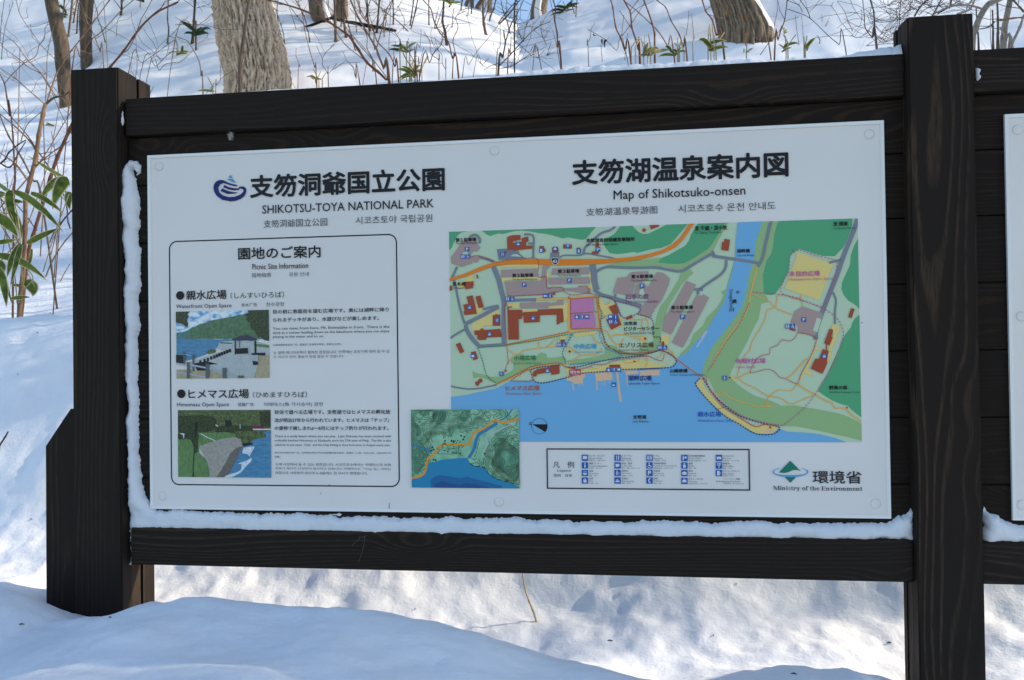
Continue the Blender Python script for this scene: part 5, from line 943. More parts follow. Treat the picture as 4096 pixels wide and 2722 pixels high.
# ------------------------------------------------------------------ shrubs, saplings and dry stalks
def stem_pts(z, s, Y0, lean=0.0):
    k = T(z+' '+s) if z else T(s); n = len(k); out = []
    for i, (x, y) in enumerate(k): out.append(at(x, y, Y0+lean*(1-i/max(n-1,1))))
    return out
def add_stem(name, root, z, s, w, m, Y=None, lean=0., ground_end=True, taper=.55, ext=.5, nodes=True, twigs=0, rnd=random):
    # s runs from the tip down to the foot; w is the width at the foot in zoom pixels
    k = ZM[z]; pts = T(z+' '+s)
    if Y is None:
        b = hit(*pts[-1]); Y = b[1] if b is not None else 4.0
    P = stem_pts(z, s, Y, lean)
    if pts[0][1] <= 6 and ext:
        d = P[0]-P[1]; d /= np.linalg.norm(d); P.insert(0, P[0]+d*ext)
    if ground_end:
        b = P[-1]; g = gz(b[0], b[1])-.06
        if b[2] > g: 
            d = (P[-1]-P[-2]); d = d/np.linalg.norm(d); h = b[2]-g; q = b+np.array([d[0]*min(h,.3)*.6, 0, 0]); P.append(np.array([q[0], q[1], g]))
    r = w*k[2]/2/FPX*axis_depth(P[-1]); mb = MB()
    S = smooth(P, 5); n = len(S); R = []
    for i in range(n):
        t = i/(n-1); rr = r*(taper+(1-taper)*t)
        if nodes and i % 5 == 0 and 0 < i < n-1: rr *= 1.28
        R.append(max(rr, .0012))
    mb.tube(S, R, 7)
    for _ in range(twigs):
        i = rnd.randrange(1, max(2,int(n*.75))); p = S[i]; q = p.copy(); d = np.array([rnd.choice((-1,1))*rnd.uniform(.5,1), rnd.gauss(0,.4), rnd.uniform(.1,1)]); d /= np.linalg.norm(d); L = rnd.uniform(.06,.28); TP = [q]
        for k_ in range(5):
            d = d+np.array([rnd.gauss(0,.25),rnd.gauss(0,.25),rnd.gauss(.0,.25)]); d /= np.linalg.norm(d); q = q+d*L/5; TP.append(q)
        mb.tube(TP, [R[i]*.5]+[max(R[i]*.42*(1-.15*j),.0009) for j in range(5)], 5)
    return mb.build(name, m, root, True)
def plant(name, label, cat, z, stems, Y=None, group=None, part='stem'):
    # every plant: an Empty at its foot with its stems as parts
    pts = T(z+' '+stems[0][0]); b = hit(*pts[-1]) if Y is None else at(*pts[-1], Y); b = b if b is not None else at(*pts[-1], 4)
    root = empty(name, (float(b[0]), float(b[1]), gz(b[0],b[1]))); tag(root, label, cat, group)
    rnd = random.Random(len(label)*37+int(abs(b[0])*1000))
    for st in stems:
        s, w, m = st[:3]; o = dict(st[3]) if len(st) > 3 else {}
        o.setdefault('Y', Y); zz = o.pop('z', z); pn = o.pop('part', part)
        add_stem(pn, root, zz, s, w, m, rnd=rnd, **o)
    return root
NG = dict(ground_end=False)
plant('knotweed_stalk', 'thick jointed reddish-brown stalk with side twigs, nearest the left post', 'dry stalk', 'h', [
 ("318,28 300,100 270,250 250,400 210,560 180,700 175,900 165,1150 150,1300 140,1400", 32, TWTAN, dict(Y=1.12, taper=.8, ext=0)),
 ("0,920 210,1060 330,1170 480,1300 600,1405", 15, TWTAN, dict(z='a', Y=1.12, part='twig', twigs=4, **NG)), ("940,1235 850,1300 760,1310 690,1345 610,1420", 34, TWGRY, dict(z='a', Y=1.12, part='twig', **NG)),
 ("1480,0 1290,260 1120,490 960,690 850,850 760,1000 690,1200 620,1420", 20, TWTAN, dict(z='a', Y=1.12, part='twig', twigs=7, **NG)), ("0,430 210,590 370,810 540,980 650,1150 750,1290", 15, TWTAN, dict(z='a', Y=1.14, part='twig', twigs=5, **NG)), ("215,0 260,170 330,300 460,480 570,630 760,820 900,960 940,1030", 9, TWTAN, dict(z='a', Y=1.3, part='twig', twigs=4, **NG)),
 ("0,570 80,670 260,800 400,920 520,980 620,1080 740,1290", 14, TWTAN, dict(z='a', Y=1.1, part='twig', twigs=4, **NG)), ("700,1150 860,1350 940,1460", 14, TWTAN, dict(z='a', Y=1.15, part='twig', **NG)), ("0,370 110,450 190,560", 14, TWTAN, dict(Y=1.1, part='twig', **NG)), ("0,100 110,190 210,290 245,345", 14, TWTAN, dict(Y=1.12, part='twig', **NG)), ("485,290 400,340 310,410 250,460", 9, TWRED, dict(Y=1.12, part='twig', **NG))], Y=1.12, part='stalk')
plant('knotweed_stalk', 'jointed brown stalk arching behind the left post and out above it to the right', 'dry stalk', 'h', [
 ("540,90 485,210 400,400 350,550 290,750 230,950 195,1090", 24, TWRED, dict(Y=1.45, taper=.9)), ("2400,30 2360,50 2100,180 1880,390 1660,700 1490,900 1400,1020", 30, TWRED, dict(z='a', Y=1.45, part='bent_top', twigs=3, taper=.7, **NG)), ("2050,0 1960,170 1900,270 1820,500 1720,680 1650,710", 12, TWRED, dict(z='a', Y=1.45, part='twig', **NG))], Y=1.45, part='stalk')
plant('knotweed_stalk', 'slim brown stalk at the far left edge of the photo', 'dry stalk', 'h', [("60,0 75,100 90,250 100,450 105,550 95,770", 14, TWRED, dict(Y=1.3, ext=0)), ("0,1000 60,1130 90,1300 120,1500 130,1568", 22, TWRED, dict(z='a', Y=1.3, part='twig', **NG)), ("670,320 610,380 600,520 530,610 480,760 320,860 170,1000 60,1130", 11, TWRED, dict(z='a', Y=1.3, part='twig', twigs=4, **NG)), ("60,0 30,200 10,400 0,560", 9, TWGRY, dict(z='a', Y=1.6, part='twig', twigs=2, **NG)), ("180,30 80,330 40,560 20,800", 10, TWGRY, dict(z='a', Y=1.7, part='twig', twigs=2, **NG))], Y=1.3, part='stalk')
plant('knotweed_stalk', 'leaning grey-brown stalk crossing behind the jointed stalks at left', 'dry stalk', 'h', [("0,110 60,250 160,420 230,560 285,660", 14, TWGRY, dict(Y=1.6, taper=.7)), ("180,280 130,310 60,370 40,410 0,445", 13, TWDRK, dict(Y=1.5, part='twig', **NG)), ("180,290 130,370 70,470 0,440", 11, TWDRK, dict(Y=1.5, part='twig', **NG)), ("300,75 200,160 165,230 145,290", 8, TWGRY, dict(Y=1.6, part='twig', **NG))], Y=1.6, part='stalk')
plant('dry_twig', 'thin upright twig between the left post and the stalks', 'twig', 'h', [("405,890 395,1000 378,1240", 9, TWGRY), ], part='stem')
plant('dry_twig', 'short twig poking from the snow touching the left post', 'twig', 'h', [("400,860 385,960 355,1080", 9, TWTAN)], part='stem')
plant('dry_twig', 'small tilted twig against the left edge of the left post', 'twig', 'h', [("490,1140 455,1200 422,1265", 8, TWTAN)], part='stem')
plant('dry_twig', 'dark stick poking in at the left edge beside the short post', 'twig', 'P', [("33,1727 20,1750 -10,1800", 9, TWDRK, dict(ext=0))], part='stem')
plant('dry_twig', 'bent straw-coloured stem in the snow under the bottom rail', 'twig', 'o', [("1328,760 1335,858 1350,940 1375,1020 1400,1080 1425,1157", 15, bark_mat('straw',(.20,.14,.06),(.55,.42,.24),(1,1,.3),60,.2,.002), dict(ext=0, taper=.6))], part='stem')
plant('arching_shoot', 'long reddish shoot springing from above the left post towards the upper right', 'shoot', 'a', [("1800,0 1640,140 1380,420 1210,560 1090,780 970,950", 15, TWRED, dict(Y=1.3, twigs=5)), ("1060,0 1120,120 1180,300 1220,370 1300,560 1350,700 1400,910", 14, TWTAN, dict(Y=1.3, twigs=2))], Y=1.3)
plant('dry_twig', 'fine dark twigs branching above the right corner of the left post', 'twig', 'a', [("2360,845 2230,870 2150,950 1980,1070", 6, TWGRY, dict(Y=.9)), ("2330,690 2220,780 2100,900 1890,1020", 7, TWGRY, dict(Y=.9, twigs=4)), ("2360,540 2270,600 1920,850 1740,950", 11, TWTAN, dict(Y=.95, twigs=3))], Y=.9)
# saplings, left part
for lab, s, w, m in (("dark grey sapling left of the big pale trunk, with side twigs", "1640,0 1640,120 1630,212", 36, TWDRK), ("thin pale sapling right of the curved dark trunk", "870,0 850,200 830,350", 25, TWGRY), ("short brown sapling second right of the curved dark trunk", "975,0 950,250 920,500", 32, TWGRY), ("brown sapling midway between the two slim trunks", "1045,0 1010,180 990,312", 24, TWGRY), ("dark thin sapling close by the straight slim trunk", "1062,30 1045,250 1037,452", 24, TWDRK),
   ("wavy black stem right of the straight slim trunk", "1260,0 1310,150 1320,260 1370,380 1420,572", 14, TWDRK), ("short stub behind the straight slim trunk", "1235,60 1230,230", 24, TWGRY), ("hair-thin twig standing right of the wavy black stem", "1640,215 1585,290 1567,490", 8, TWGRY), ("slender grey stem left of the bamboo grass tuft", "2270,0 2260,250 2275,420 2256,590", 22, TWGRY)):
    plant('sapling', lab, 'sapling', 'a', [(s, w, m, dict(twigs=2, ext=.8))], group='saplings on the slope')
plant('sapling', 'near-black double sapling with drooping evergreen leaves, left of the big trunk', 'sapling', 'b', [("237,0 225,250 215,400 205,512", 40, TWDRK, dict(ext=1.2)), ("250,250 246,400 250,590", 26, TWDRK, dict(part='stem')), ("820,340 700,350 560,350 350,300 200,290 0,295", 7, TWDRK, dict(part='twig', Y=5.0, twigs=5, **NG)), ("450,40 340,70 260,95", 8, TWDRK, dict(part='twig', Y=5.0, twigs=2, **NG)), ("100,0 160,40 215,85", 7, TWDRK, dict(part='twig', Y=5.0, **NG)), ("0,205 80,250 190,295", 9, TWDRK, dict(part='twig', Y=5.0, **NG))], group='saplings on the slope')
plant('arching_shoot', 'slender reddish twig crossing the left face of the big pale trunk', 'shoot', 'b', [("520,20 470,130 370,230 240,320 0,470", 9, TWTAN, dict(Y=2.2)), ], Y=2.2)
plant('arching_shoot', 'drooping tan twig left of the big pale trunk', 'shoot', 'b', [("0,420 60,450 150,490 220,600 285,730 310,900 330,1090", 13, TWTAN, dict(Y=1.6, twigs=2, ext=0)), ("0,745 60,735 150,660 220,590", 6, TWRED, dict(Y=1.6, part='twig', **NG))], Y=1.6)
plant('climbing_stem', 'smooth grey-brown stem in front of the big pale trunk', 'stem', 'b', [("880,0 850,150 815,400 790,600 768,750 765,1065", 42, TWGRY, dict(Y=2.9, taper=.8, nodes=False))], Y=2.9)
plant('climbing_stem', 'thin curving vine in front of the left part of the big trunk', 'stem', 'b', [("680,0 620,300 590,550 540,780 535,940 490,1010 480,1080", 9, TWTAN, dict(Y=2.5)), ("715,815 650,860 590,890 540,940", 7, TWRED, dict(Y=2.5, part='twig', **NG))], Y=2.5)
plant('arching_shoot', 'long thick orange-brown shoot arching from the big trunk down to the top rail', 'shoot', 'c', [("430,945 330,850 200,740 100,590 0,440", 30, TWRED, dict(Y=1.25, ground_end=False, taper=1.0, ext=0)), ("1090,0 1240,40 1500,120 1810,260 2070,440 2100,480", 27, TWRED, dict(z='b', Y=1.25, part='bent_top', twigs=2, taper=.55, **NG)), ("420,930 445,950 470,1000", 30, TWRED, dict(Y=1.25, ext=0))], Y=1.25)
plant('arching_shoot', 'thick tan shoot curving up to the left from the top rail', 'shoot', 'c', [("0,-5 30,60 110,230 300,560 330,640 400,810 460,945", 30, TWTAN, dict(Y=1.3, twigs=2))], Y=1.3)
plant('raspberry_cane', 'reddish zigzag cane beside the tan shoot above the top rail', 'cane', 'c', [("80,0 140,190 270,340 320,490 460,640 530,790 572,938", 17, TWRED, dict(Y=1.5, twigs=2)), ("500,0 440,100 380,330 310,575", 12, TWRED, dict(Y=1.35, part='twig', twigs=1, **NG)), ("260,0 420,150 400,400", 11, TWRED, dict(Y=1.5, part='twig', **NG))], Y=1.5)
plant('raspberry_cane', 'thin cane leaning left beneath the orange-brown shoot', 'cane', 'c', [("0,100 120,260 200,430 200,570 260,690 270,850 310,952", 12, TWRED, dict(Y=1.4)), ("0,390 160,560 290,730 430,910", 11, TWTAN, dict(Y=1.4, part='twig', **NG)), ("0,760 40,810 75,930 110,968", 8, TWRED, dict(Y=1.3))], Y=1.4)
plant('raspberry_cane', 'wiry cane right of the big trunk, standing in front of the black branch', 'cane', 'b', [("1450,0 1500,170 1530,350 1590,600 1650,800 1670,960", 11, TWRED, dict(Y=1.9, twigs=2)), ("1660,0 1820,230 2000,520 2270,740 2360,850", 12, TWTAN, dict(Y=1.5, part='twig', **NG)), ("1750,0 2050,370 2200,560 2360,740", 11, TWTAN, dict(Y=1.55, part='twig', **NG)), ("2160,0 2200,140 2360,400", 12, TWRED, dict(Y=1.6, part='twig', **NG))], Y=1.9)
plant('dry_twig', 'branched dry twigs in the shaded snow right of the big trunk', 'twig', 'b', [("1670,550 1740,700 1740,770 1800,870 1810,1005", 10, TWRED, dict(Y=1.7)), ("1880,530 1790,610 1740,690", 6, TWRED, dict(Y=1.7, part='twig', twigs=2, **NG)), ("1910,750 1860,820 1800,880", 6, TWRED, dict(Y=1.7, part='twig', twigs=2, **NG)), ("1430,570 1430,670 1470,790 1450,1035", 8, TWRED, dict(Y=1.6)), ("1985,620 2030,720 2105,800 2130,920 2180,968", 9, TWRED, dict(Y=1.6))], Y=1.7)
plant('sapling', 'thin forked sapling hugging the right side of the big trunk', 'sapling', 'b', [("1215,0 1205,120 1220,300 1250,420 1280,503", 15, TWDRK, dict(ext=.8)), ("1140,70 1205,130", 9, TWDRK, dict(part='twig', Y=5, **NG))], group='saplings on the slope')
plant('sapling', 'hair-thin sapling above the black branch', 'sapling', 'b', [("1340,60 1390,220 1430,350", 8, TWDRK, dict(ext=0))], group='saplings on the slope')
plant('sapling', 'brown pole sapling in front of the forked snowy tree, left one', 'sapling', 'b', [("1885,0 1890,250 1900,492", 42, TWGRY, dict(ext=1))], group='saplings on the slope')
plant('sapling', 'brown pole sapling in front of the forked snowy tree, right one', 'sapling', 'b', [("1985,0 1995,250 2020,442", 36, TWGRY, dict(ext=1))], group='saplings on the slope')
for lab, s, w, m in (("charcoal sapling where the right arm of the black branch meets the snow", "348,0 325,280 315,385", 30, TWDRK), ("straight dark sapling right of the charcoal sapling", "507,0 512,180 510,292", 20, TWDRK), ("leaning dark sapling pair member nearer the rail, below the far saplings", "752,0 725,200 710,302", 20, TWDRK), ("leaning dark sapling higher on the slope, right of its lower twin", "800,0 775,110 758,200", 18, TWDRK), ("slim upright grey sapling left of the bamboo-topped sapling", "930,0 930,150 932,300", 19, TWGRY),
   ("thin slanting sapling left of the bamboo-topped sapling", "1050,80 1020,200 995,342", 12, TWDRK), ("second thin slanting sapling, touching the bamboo-topped sapling", "1092,90 1050,220 1012,340", 12, TWDRK), ("dark brown sapling with bamboo grass at its top, above the middle of the rail", "1107,0 1100,150 1092,260 1120,370 1135,470 1140,537", 36, TWDRK), ("stout grey-brown sapling below the blue sky notch", "1570,0 1570,150 1580,290 1605,415", 38, TWGRY), ("dark thin tree stem standing in the blue sky notch", "1952,0 1945,100 1940,190", 20, TWDRK),
   ("small slanting sapling at upper left of the charcoal sapling", "240,0 205,120 182,215", 15, TWDRK), ("pale thin stem beside the charcoal sapling", "405,130 395,300 405,435", 14, TWGRY), ("hair-thin sapling left of the small slanting sapling", "115,0 112,80 113,158", 9, TWDRK), ("fine stem right of the bamboo-topped sapling", "1225,100 1212,200 1205,330", 12, TWDRK), ("very thin stem in the gap right of the stout sapling", "1660,30 1625,120 1595,215", 9, TWDRK), ("thin stem left of the stout sapling", "1410,30 1400,100 1388,195", 12, TWDRK), ("thin stem in the sky left of the notch tree", "1848,0 1845,120 1843,232", 9, TWDRK)):
    plant('sapling', lab, 'sapling', 'c', [(s, w, m, dict(twigs=2, ext=.7))], group='saplings on the slope')
plant('raspberry_cane', 'long straight cane slanting across the bamboo-topped sapling to the rail', 'cane', 'c', [("860,0 950,100 990,240 1060,390 1160,500 1210,690 1280,888", 19, TWRED, dict(Y=1.6, twigs=2)), ("1160,300 1090,410 1080,520 980,640 940,740 830,850", 14, TWRED, dict(Y=1.5, twigs=1)), ("870,380 940,490 960,640 1050,720 1050,895", 11, TWRED, dict(Y=1.6))], Y=1.6)
plant('raspberry_cane', 'angled cane right of the long straight cane', 'cane', 'c', [("1370,130 1250,200 1275,330 1215,480 1245,660 1210,890", 12, TWRED, dict(Y=1.7, twigs=2)), ("1440,100 1320,120 1250,200", 7, TWTAN, dict(Y=1.7, part='twig', **NG))], Y=1.7)
plant('raspberry_cane', 'pale zigzag cane left of the crossing canes', 'cane', 'c', [("490,330 590,480 640,660 760,850 790,918", 14, TWRED, dict(Y=1.5, twigs=2)), ("690,450 680,580 760,740 770,880", 10, TWRED, dict(Y=1.5)), ("540,500 515,630 540,760 498,942", 11, TWRED, dict(Y=1.45)), ("620,0 575,80 640,230 630,350", 8, TWTAN, dict(Y=1.9, part='twig', **NG)), ("470,0 475,200 460,500 460,620", 8, TWTAN, dict(Y=1.8, part='twig', **NG))], Y=1.5)
plant('dry_twig', 'faint thin stems rising behind the bamboo clump at the rail', 'twig', 'c', [("840,350 825,560 770,720", 9, TWGRY, dict(Y=2.4)), ("790,520 770,640 760,720", 8, TWGRY, dict(Y=2.4)), ("870,560 820,760 800,850", 8, TWGRY, dict(Y=2.2)), ("1000,440 1040,590 1085,650 1090,750 1130,830 1130,890", 8, TWRED, dict(Y=1.7, twigs=3)), ("730,600 705,700", 7, TWGRY, dict(Y=2.4))], Y=2.4)
plant('leafless_shrub', 'grey branching shrub at the rail below the sky notch', 'shrub', 'c', [("1815,355 1820,430 1832,510 1800,680 1750,850", 24, TWGRY, dict(Y=1.9)), ("2050,0 1960,190 1900,290 1835,500", 15, TWTAN, dict(Y=1.9, part='branch', twigs=5, **NG)), ("2360,260 2200,330 2030,495 1890,650 1760,780", 15, TWGRY, dict(Y=1.9, part='branch', twigs=7, **NG)), ("1970,180 1980,330 2035,490", 9, TWDRK, dict(Y=1.9, part='branch', twigs=3, **NG)), ("2140,200 2070,330 2045,495", 10, TWDRK, dict(Y=1.9, part='branch', twigs=4, **NG)), ("1770,250 1770,550 1725,850", 12, TWTAN, dict(Y=1.85)), ("1580,830 1680,770 1750,790", 9, TWDRK, dict(Y=1.9, part='branch', twigs=5, **NG)), ("2180,640 2060,690 1920,780 1790,810", 8, TWDRK, dict(Y=1.9, part='branch', twigs=8, **NG))], Y=1.9)
plant('raspberry_cane', 'short dark red cane standing in the grey branching shrub', 'cane', 'c', [("1900,450 1890,640 1860,822", 15, TWRED, dict(Y=1.7, ext=0)), ("1770,270 1650,430 1500,610 1400,770 1330,882", 8, TWRED, dict(Y=1.6, ext=0)), ("1640,690 1560,770 1460,870", 7, TWRED, dict(Y=1.6)), ("1900,440 2100,620 2250,770", 9, TWRED, dict(Y=1.7))], Y=1.7)
plant('thorny_sprig', 'black wiry sprig on the sunlit snow right of the grey shrub', 'shrub', 'd', [("180,250 190,330 195,400 250,530", 9, TWDRK, dict(twigs=14, ext=0)), ("310,490 285,570 260,660", 8, TWDRK, dict(twigs=10, ext=0))])
# right part
for lab, L, Y in (("upright red cane, leftmost of the tall canes right of the sky notch", [("330,0 360,100 350,240 380,400 385,560 425,755", 21, TWRED, dict(twigs=1))], 1.6), ("tall red-brown cane midway along the rail's right half", [("1165,0 1240,140 1260,320 1310,480 1340,600 1355,697", 25, TWRED, dict(twigs=1)), ("1340,0 1240,130", 9, TWRED, dict(part='twig', **NG))], 1.5), ("tall red-brown cane just right of the midway cane", [("1400,0 1450,130 1500,280 1530,430 1532,692", 23, TWRED, {}), ("1420,20 1340,150 1250,290 1140,430", 9, TWRED, dict(part='twig', **NG))], 1.5),
   ("bent cane left of the midway cane, leaning right to the rail", [("1010,-2 1035,90 1070,320 1130,450 1180,600 1250,712", 22, TWRED, dict(ext=.1, twigs=1)), ("1115,130 1260,340", 8, TWRED, dict(part='twig', **NG)), ("1165,180 1140,430", 8, TWTAN, dict(part='twig', **NG))], 1.5), ("long diagonal cane crossing both midway canes", [("1180,20 1340,150 1560,360 1680,540 1760,672", 15, TWRED, dict(ext=.3))], 1.55), ("arched cane left of the broad brown trunk", [("1550,0 1660,90 1720,240 1820,410 1870,570 1910,672", 17, TWRED, dict(ext=.2))], 1.6), ("red cane in front of the broad brown trunk's left edge", [("2090,0 2130,130 2210,240 2260,420 2350,655", 21, TWRED, dict(twigs=2)), ("2360,20 2260,150 2210,240", 9, TWRED, dict(part='twig', **NG))], 1.5),
   ("small pale wavy cane alone on the lit snow", [("830,265 780,350 770,450 735,540 750,745", 9, TWTAN, dict(ext=0))], 1.6)):
    plant('raspberry_cane', lab, 'cane', 'd', L, Y=Y, group='canes above the rail')
plant('dry_twig', 'thin sloping twig carrying a black withered leaf', 'twig', 'd', [("740,350 900,440 1000,520 1080,600 1200,662", 8, TWRED, dict(Y=1.6))], Y=1.6)
plant('dry_twig', 'thin twigs tangled across the left of the lit snow below the notch', 'twig', 'd', [("0,20 190,130 350,240", 8, TWRED, dict(Y=1.65)), ("60,310 220,460 380,575", 7, TWTAN, dict(Y=1.65)), ("0,590 80,660 185,770", 9, TWRED, dict(Y=1.5)), ("230,600 140,690 95,775", 8, TWRED, dict(Y=1.5))], Y=1.6)
for lab, s in (("short upright stick in the shaded snow by the rail, left of the bent cane", "893,530 905,640 912,732"), ("short leaning stick right of the shaded stick", "1215,395 1190,520 1180,712"), ("thin stick left of the pale bamboo tuft", "1415,420 1405,560 1400,660"), ("thin stem in front of the broad trunk's shadow", "1935,130 1920,300 1900,420"), ("fine grey stem left of the broad trunk", "1965,170 1985,370 1990,470")):
    plant('dry_twig', lab, 'twig', 'd', [(s, 9, TWGRY, dict(ext=0, twigs=2))])
plant('sapling', 'dark twin stem, left one, on the hump right of the sky notch', 'sapling', 'd', [("545,0 560,80 582,160", 14, TWDRK, dict(ext=.5))], group='saplings on the slope')
plant('sapling', 'dark twin stem, right one, on the hump right of the sky notch', 'sapling', 'd', [("615,0 605,90 600,200", 14, TWDRK, dict(ext=.5))], group='saplings on the slope')
for lab, L, Y in (("reddish cane right of the broad trunk, slanting down to the rail", [("1030,0 1000,230 950,370 920,480 880,640", 17, TWRED, dict(twigs=2)), ("970,300 920,390 810,510 710,652", 9, TWDRK, dict(part='twig', **NG))], 1.4), ("tan cane leaning over the foot of the broad trunk", [("340,130 480,230 640,430 740,510 830,642", 14, TWTAN, dict(ext=0, twigs=2))], 1.4), ("long dark twig reaching right across the sunlit mound", [("1030,110 1150,150 1300,220 1500,410 1640,530 1720,602", 11, TWDRK, dict(ext=0)), ("1180,0 1270,130 1300,220", 10, TWDRK, dict(part='twig', twigs=4, **NG)), ("1030,5 1160,60 1210,140", 7, TWDRK, dict(part='twig', twigs=3, **NG))], 1.4)):
    plant('raspberry_cane', lab, 'cane', 'e', L, Y=Y)
for lab, s, w, m in (("upright thin twig on the right edge of the broad trunk", "915,0 910,150 880,280 860,390", 10, TWRED), ("thin stick sloping on top of the sunlit mound", "1620,20 1700,130 1750,260 1805,372", 10, TWRED), ("fine stalk left on the sunlit mound", "1125,180 1140,330 1168,535", 8, TWGRY), ("fine stalk second on the sunlit mound", "1200,190 1215,400 1222,470", 8, TWGRY), ("fine stalk leaning at the middle of the mound", "1530,210 1500,260 1482,315", 8, TWTAN), ("tiny double stub on the mound", "1440,175 1440,252", 8, TWTAN), ("stubby crooked twig on the mound", "1380,420 1415,470 1410,515", 12, TWDRK)):
    plant('dry_twig', lab, 'twig', 'e', [(s, w, m, dict(ext=0, twigs=1))])
plant('leafless_shrub', 'upright grey shoot in front of the tangled bush left of the right post', 'shrub', 'e', [("2010,0 2050,140 2060,380 2040,440 2085,560", 24, TWGRY, dict(Y=1.6)), ("1920,0 1940,200 1950,330 2035,450", 12, TWGRY, dict(Y=1.6, part='branch', twigs=4, **NG)), ("2360,430 2150,500 2060,400", 8, TWGRY, dict(Y=1.6, part='branch', twigs=8, **NG)), ("2360,520 2200,520 1960,545", 8, TWTAN, dict(Y=1.6, part='branch', twigs=6, **NG)), ("1780,420 1860,445 1960,400 2040,300", 8, TWDRK, dict(Y=1.6, part='branch', twigs=6, **NG))], Y=1.6)
BIG = plant('tangled_bush', 'big tangled pale-branched bush behind the top of the right post', 'bush', 'g', [("1980,0 1850,60 1760,170 1680,330 1640,480 1600,700", 95, BARK_PALE, dict(Y=2.6, part='limb', taper=.8, nodes=False)), ("2160,0 2120,200 2080,400 2070,600 2060,725", 92, BARK_PALE, dict(Y=2.7, part='limb', taper=.85, nodes=False)), ("1970,50 1980,300 1980,500 1980,735", 46, TWGRY, dict(Y=2.5, part='limb', ext=.3)), ("2420,150 2350,250 2300,400 2180,650 2150,725", 50, BARK_PALE, dict(Y=2.5, part='limb')), ("2010,400 2100,560 2190,715", 42, BARK_PALE, dict(Y=2.4, part='limb')),
 ("2400,255 2200,270 2010,300", 34, TWTAN, dict(Y=2.5, part='branch', twigs=4, **NG)), ("1700,430 1840,400 1930,320", 26, TWGRY, dict(Y=2.5, part='branch', twigs=3, **NG)), ("1900,150 1910,500 1910,735", 36, TWGRY, dict(Y=2.6, part='limb', ext=.3)), ("1660,100 1680,450 1700,735", 30, TWGRY, dict(Y=2.6, part='limb', ext=.3)), ("1010,230 1200,130 1400,80 1600,90 1750,135", 32, BARK_PALE, dict(Y=2.4, part='branch', twigs=9, **NG)), ("1000,-40 920,30 830,120 760,240", 28, TWGRY, dict(Y=2.4, part='branch', twigs=10, **NG)), ("1150,0 1040,200 1000,300", 24, TWGRY, dict(Y=2.4, part='branch', twigs=7, **NG)), ("1640,0 1580,130 1480,180 1380,210", 30, BARK_PALE, dict(Y=2.3, part='branch', twigs=7, **NG)),
 ("1300,0 1270,100 1100,200", 22, TWDRK, dict(Y=2.5, part='branch', twigs=9, **NG)), ("700,0 690,150 560,260 400,420", 9, TWDRK, dict(Y=2.2, part='branch', twigs=16, **NG)), ("500,0 380,80 260,110", 8, TWDRK, dict(Y=2.2, part='branch', twigs=14, **NG)), ("660,230 500,300 300,330 190,320", 8, TWDRK, dict(Y=2.2, part='branch', twigs=18, **NG)), ("560,0 540,250 545,390", 14, TWGRY, dict(Y=2.3, part='branch', twigs=12, **NG)), ("450,500 330,450 220,560 60,670", 9, TWTAN, dict(Y=2.0, part='branch', twigs=16, **NG)), ("2200,0 2300,110 2360,180", 32, TWGRY, dict(Y=2.6, part='branch', twigs=5, **NG)), ("760,0 900,60 1050,100 1200,60", 14, TWGRY, dict(Y=2.5, part='branch', twigs=12, **NG)), ("820,230 950,120 1150,80", 14, TWDRK, dict(Y=2.5, part='branch', twigs=12, **NG)), ("1500,210 1540,80 1600,0", 16, TWDRK, dict(Y=2.5, part='branch', twigs=8, **NG))], Y=2.6, part='limb')
# loose thickets of bare twigs
def thicket(label, px, py, Y, n, h, spread, m, seed, lean=0.0):
    b = hit(px, py) if Y is None else at(px, py, Y); b = np.array([b[0], b[1], gz(b[0], b[1])]); rnd = random.Random(seed)
    root = empty('twig_thicket', tuple(map(float, b))); tag(root, label, 'shrub', 'bare twig thickets')
    for i in range(n):
        x = b[0]+rnd.gauss(0, spread); y = b[1]+rnd.gauss(0, spread*.5); q = np.array([x, y, gz(x, y)-.05]); a = rnd.gauss(lean, .38); d = np.array([math.sin(a), rnd.gauss(0,.2), math.cos(a)]); L = h*rnd.uniform(.5, 1.15); P = [q]
        for k in range(7):
            d = d+np.array([rnd.gauss(0,.12), rnd.gauss(0,.12), rnd.gauss(0,.06)]); d /= np.linalg.norm(d); q = q+d*L/7; P.append(q)
        mb = MB(); r0 = rnd.uniform(.0018,.0042)*axis_depth(b)/3.6; S = smooth(P, 3); R = [r0*(1-.65*j/(len(S)-1))*(1.25 if j % 3 == 0 else 1) for j in range(len(S))]; mb.tube(S, R, 5)
        for _ in range(rnd.randrange(2,6)):
            j = rnd.randrange(5, len(S)-1); t = np.array([rnd.choice((-1,1))*rnd.uniform(.5,1), rnd.gauss(0,.4), rnd.uniform(0,.9)]); t /= np.linalg.norm(t); l = L*rnd.uniform(.08,.28); w = S[j]; TP = [w]
            for k in range(4):
                t = t+np.array([rnd.gauss(0,.25), rnd.gauss(0,.2), rnd.gauss(0,.2)]); t /= np.linalg.norm(t); w = w+t*l/4; TP.append(w)
            mb.tube(TP, [R[j]*.6*(1-.12*k) for k in range(5)], 4)
        mb.build('stem', m, root, True)
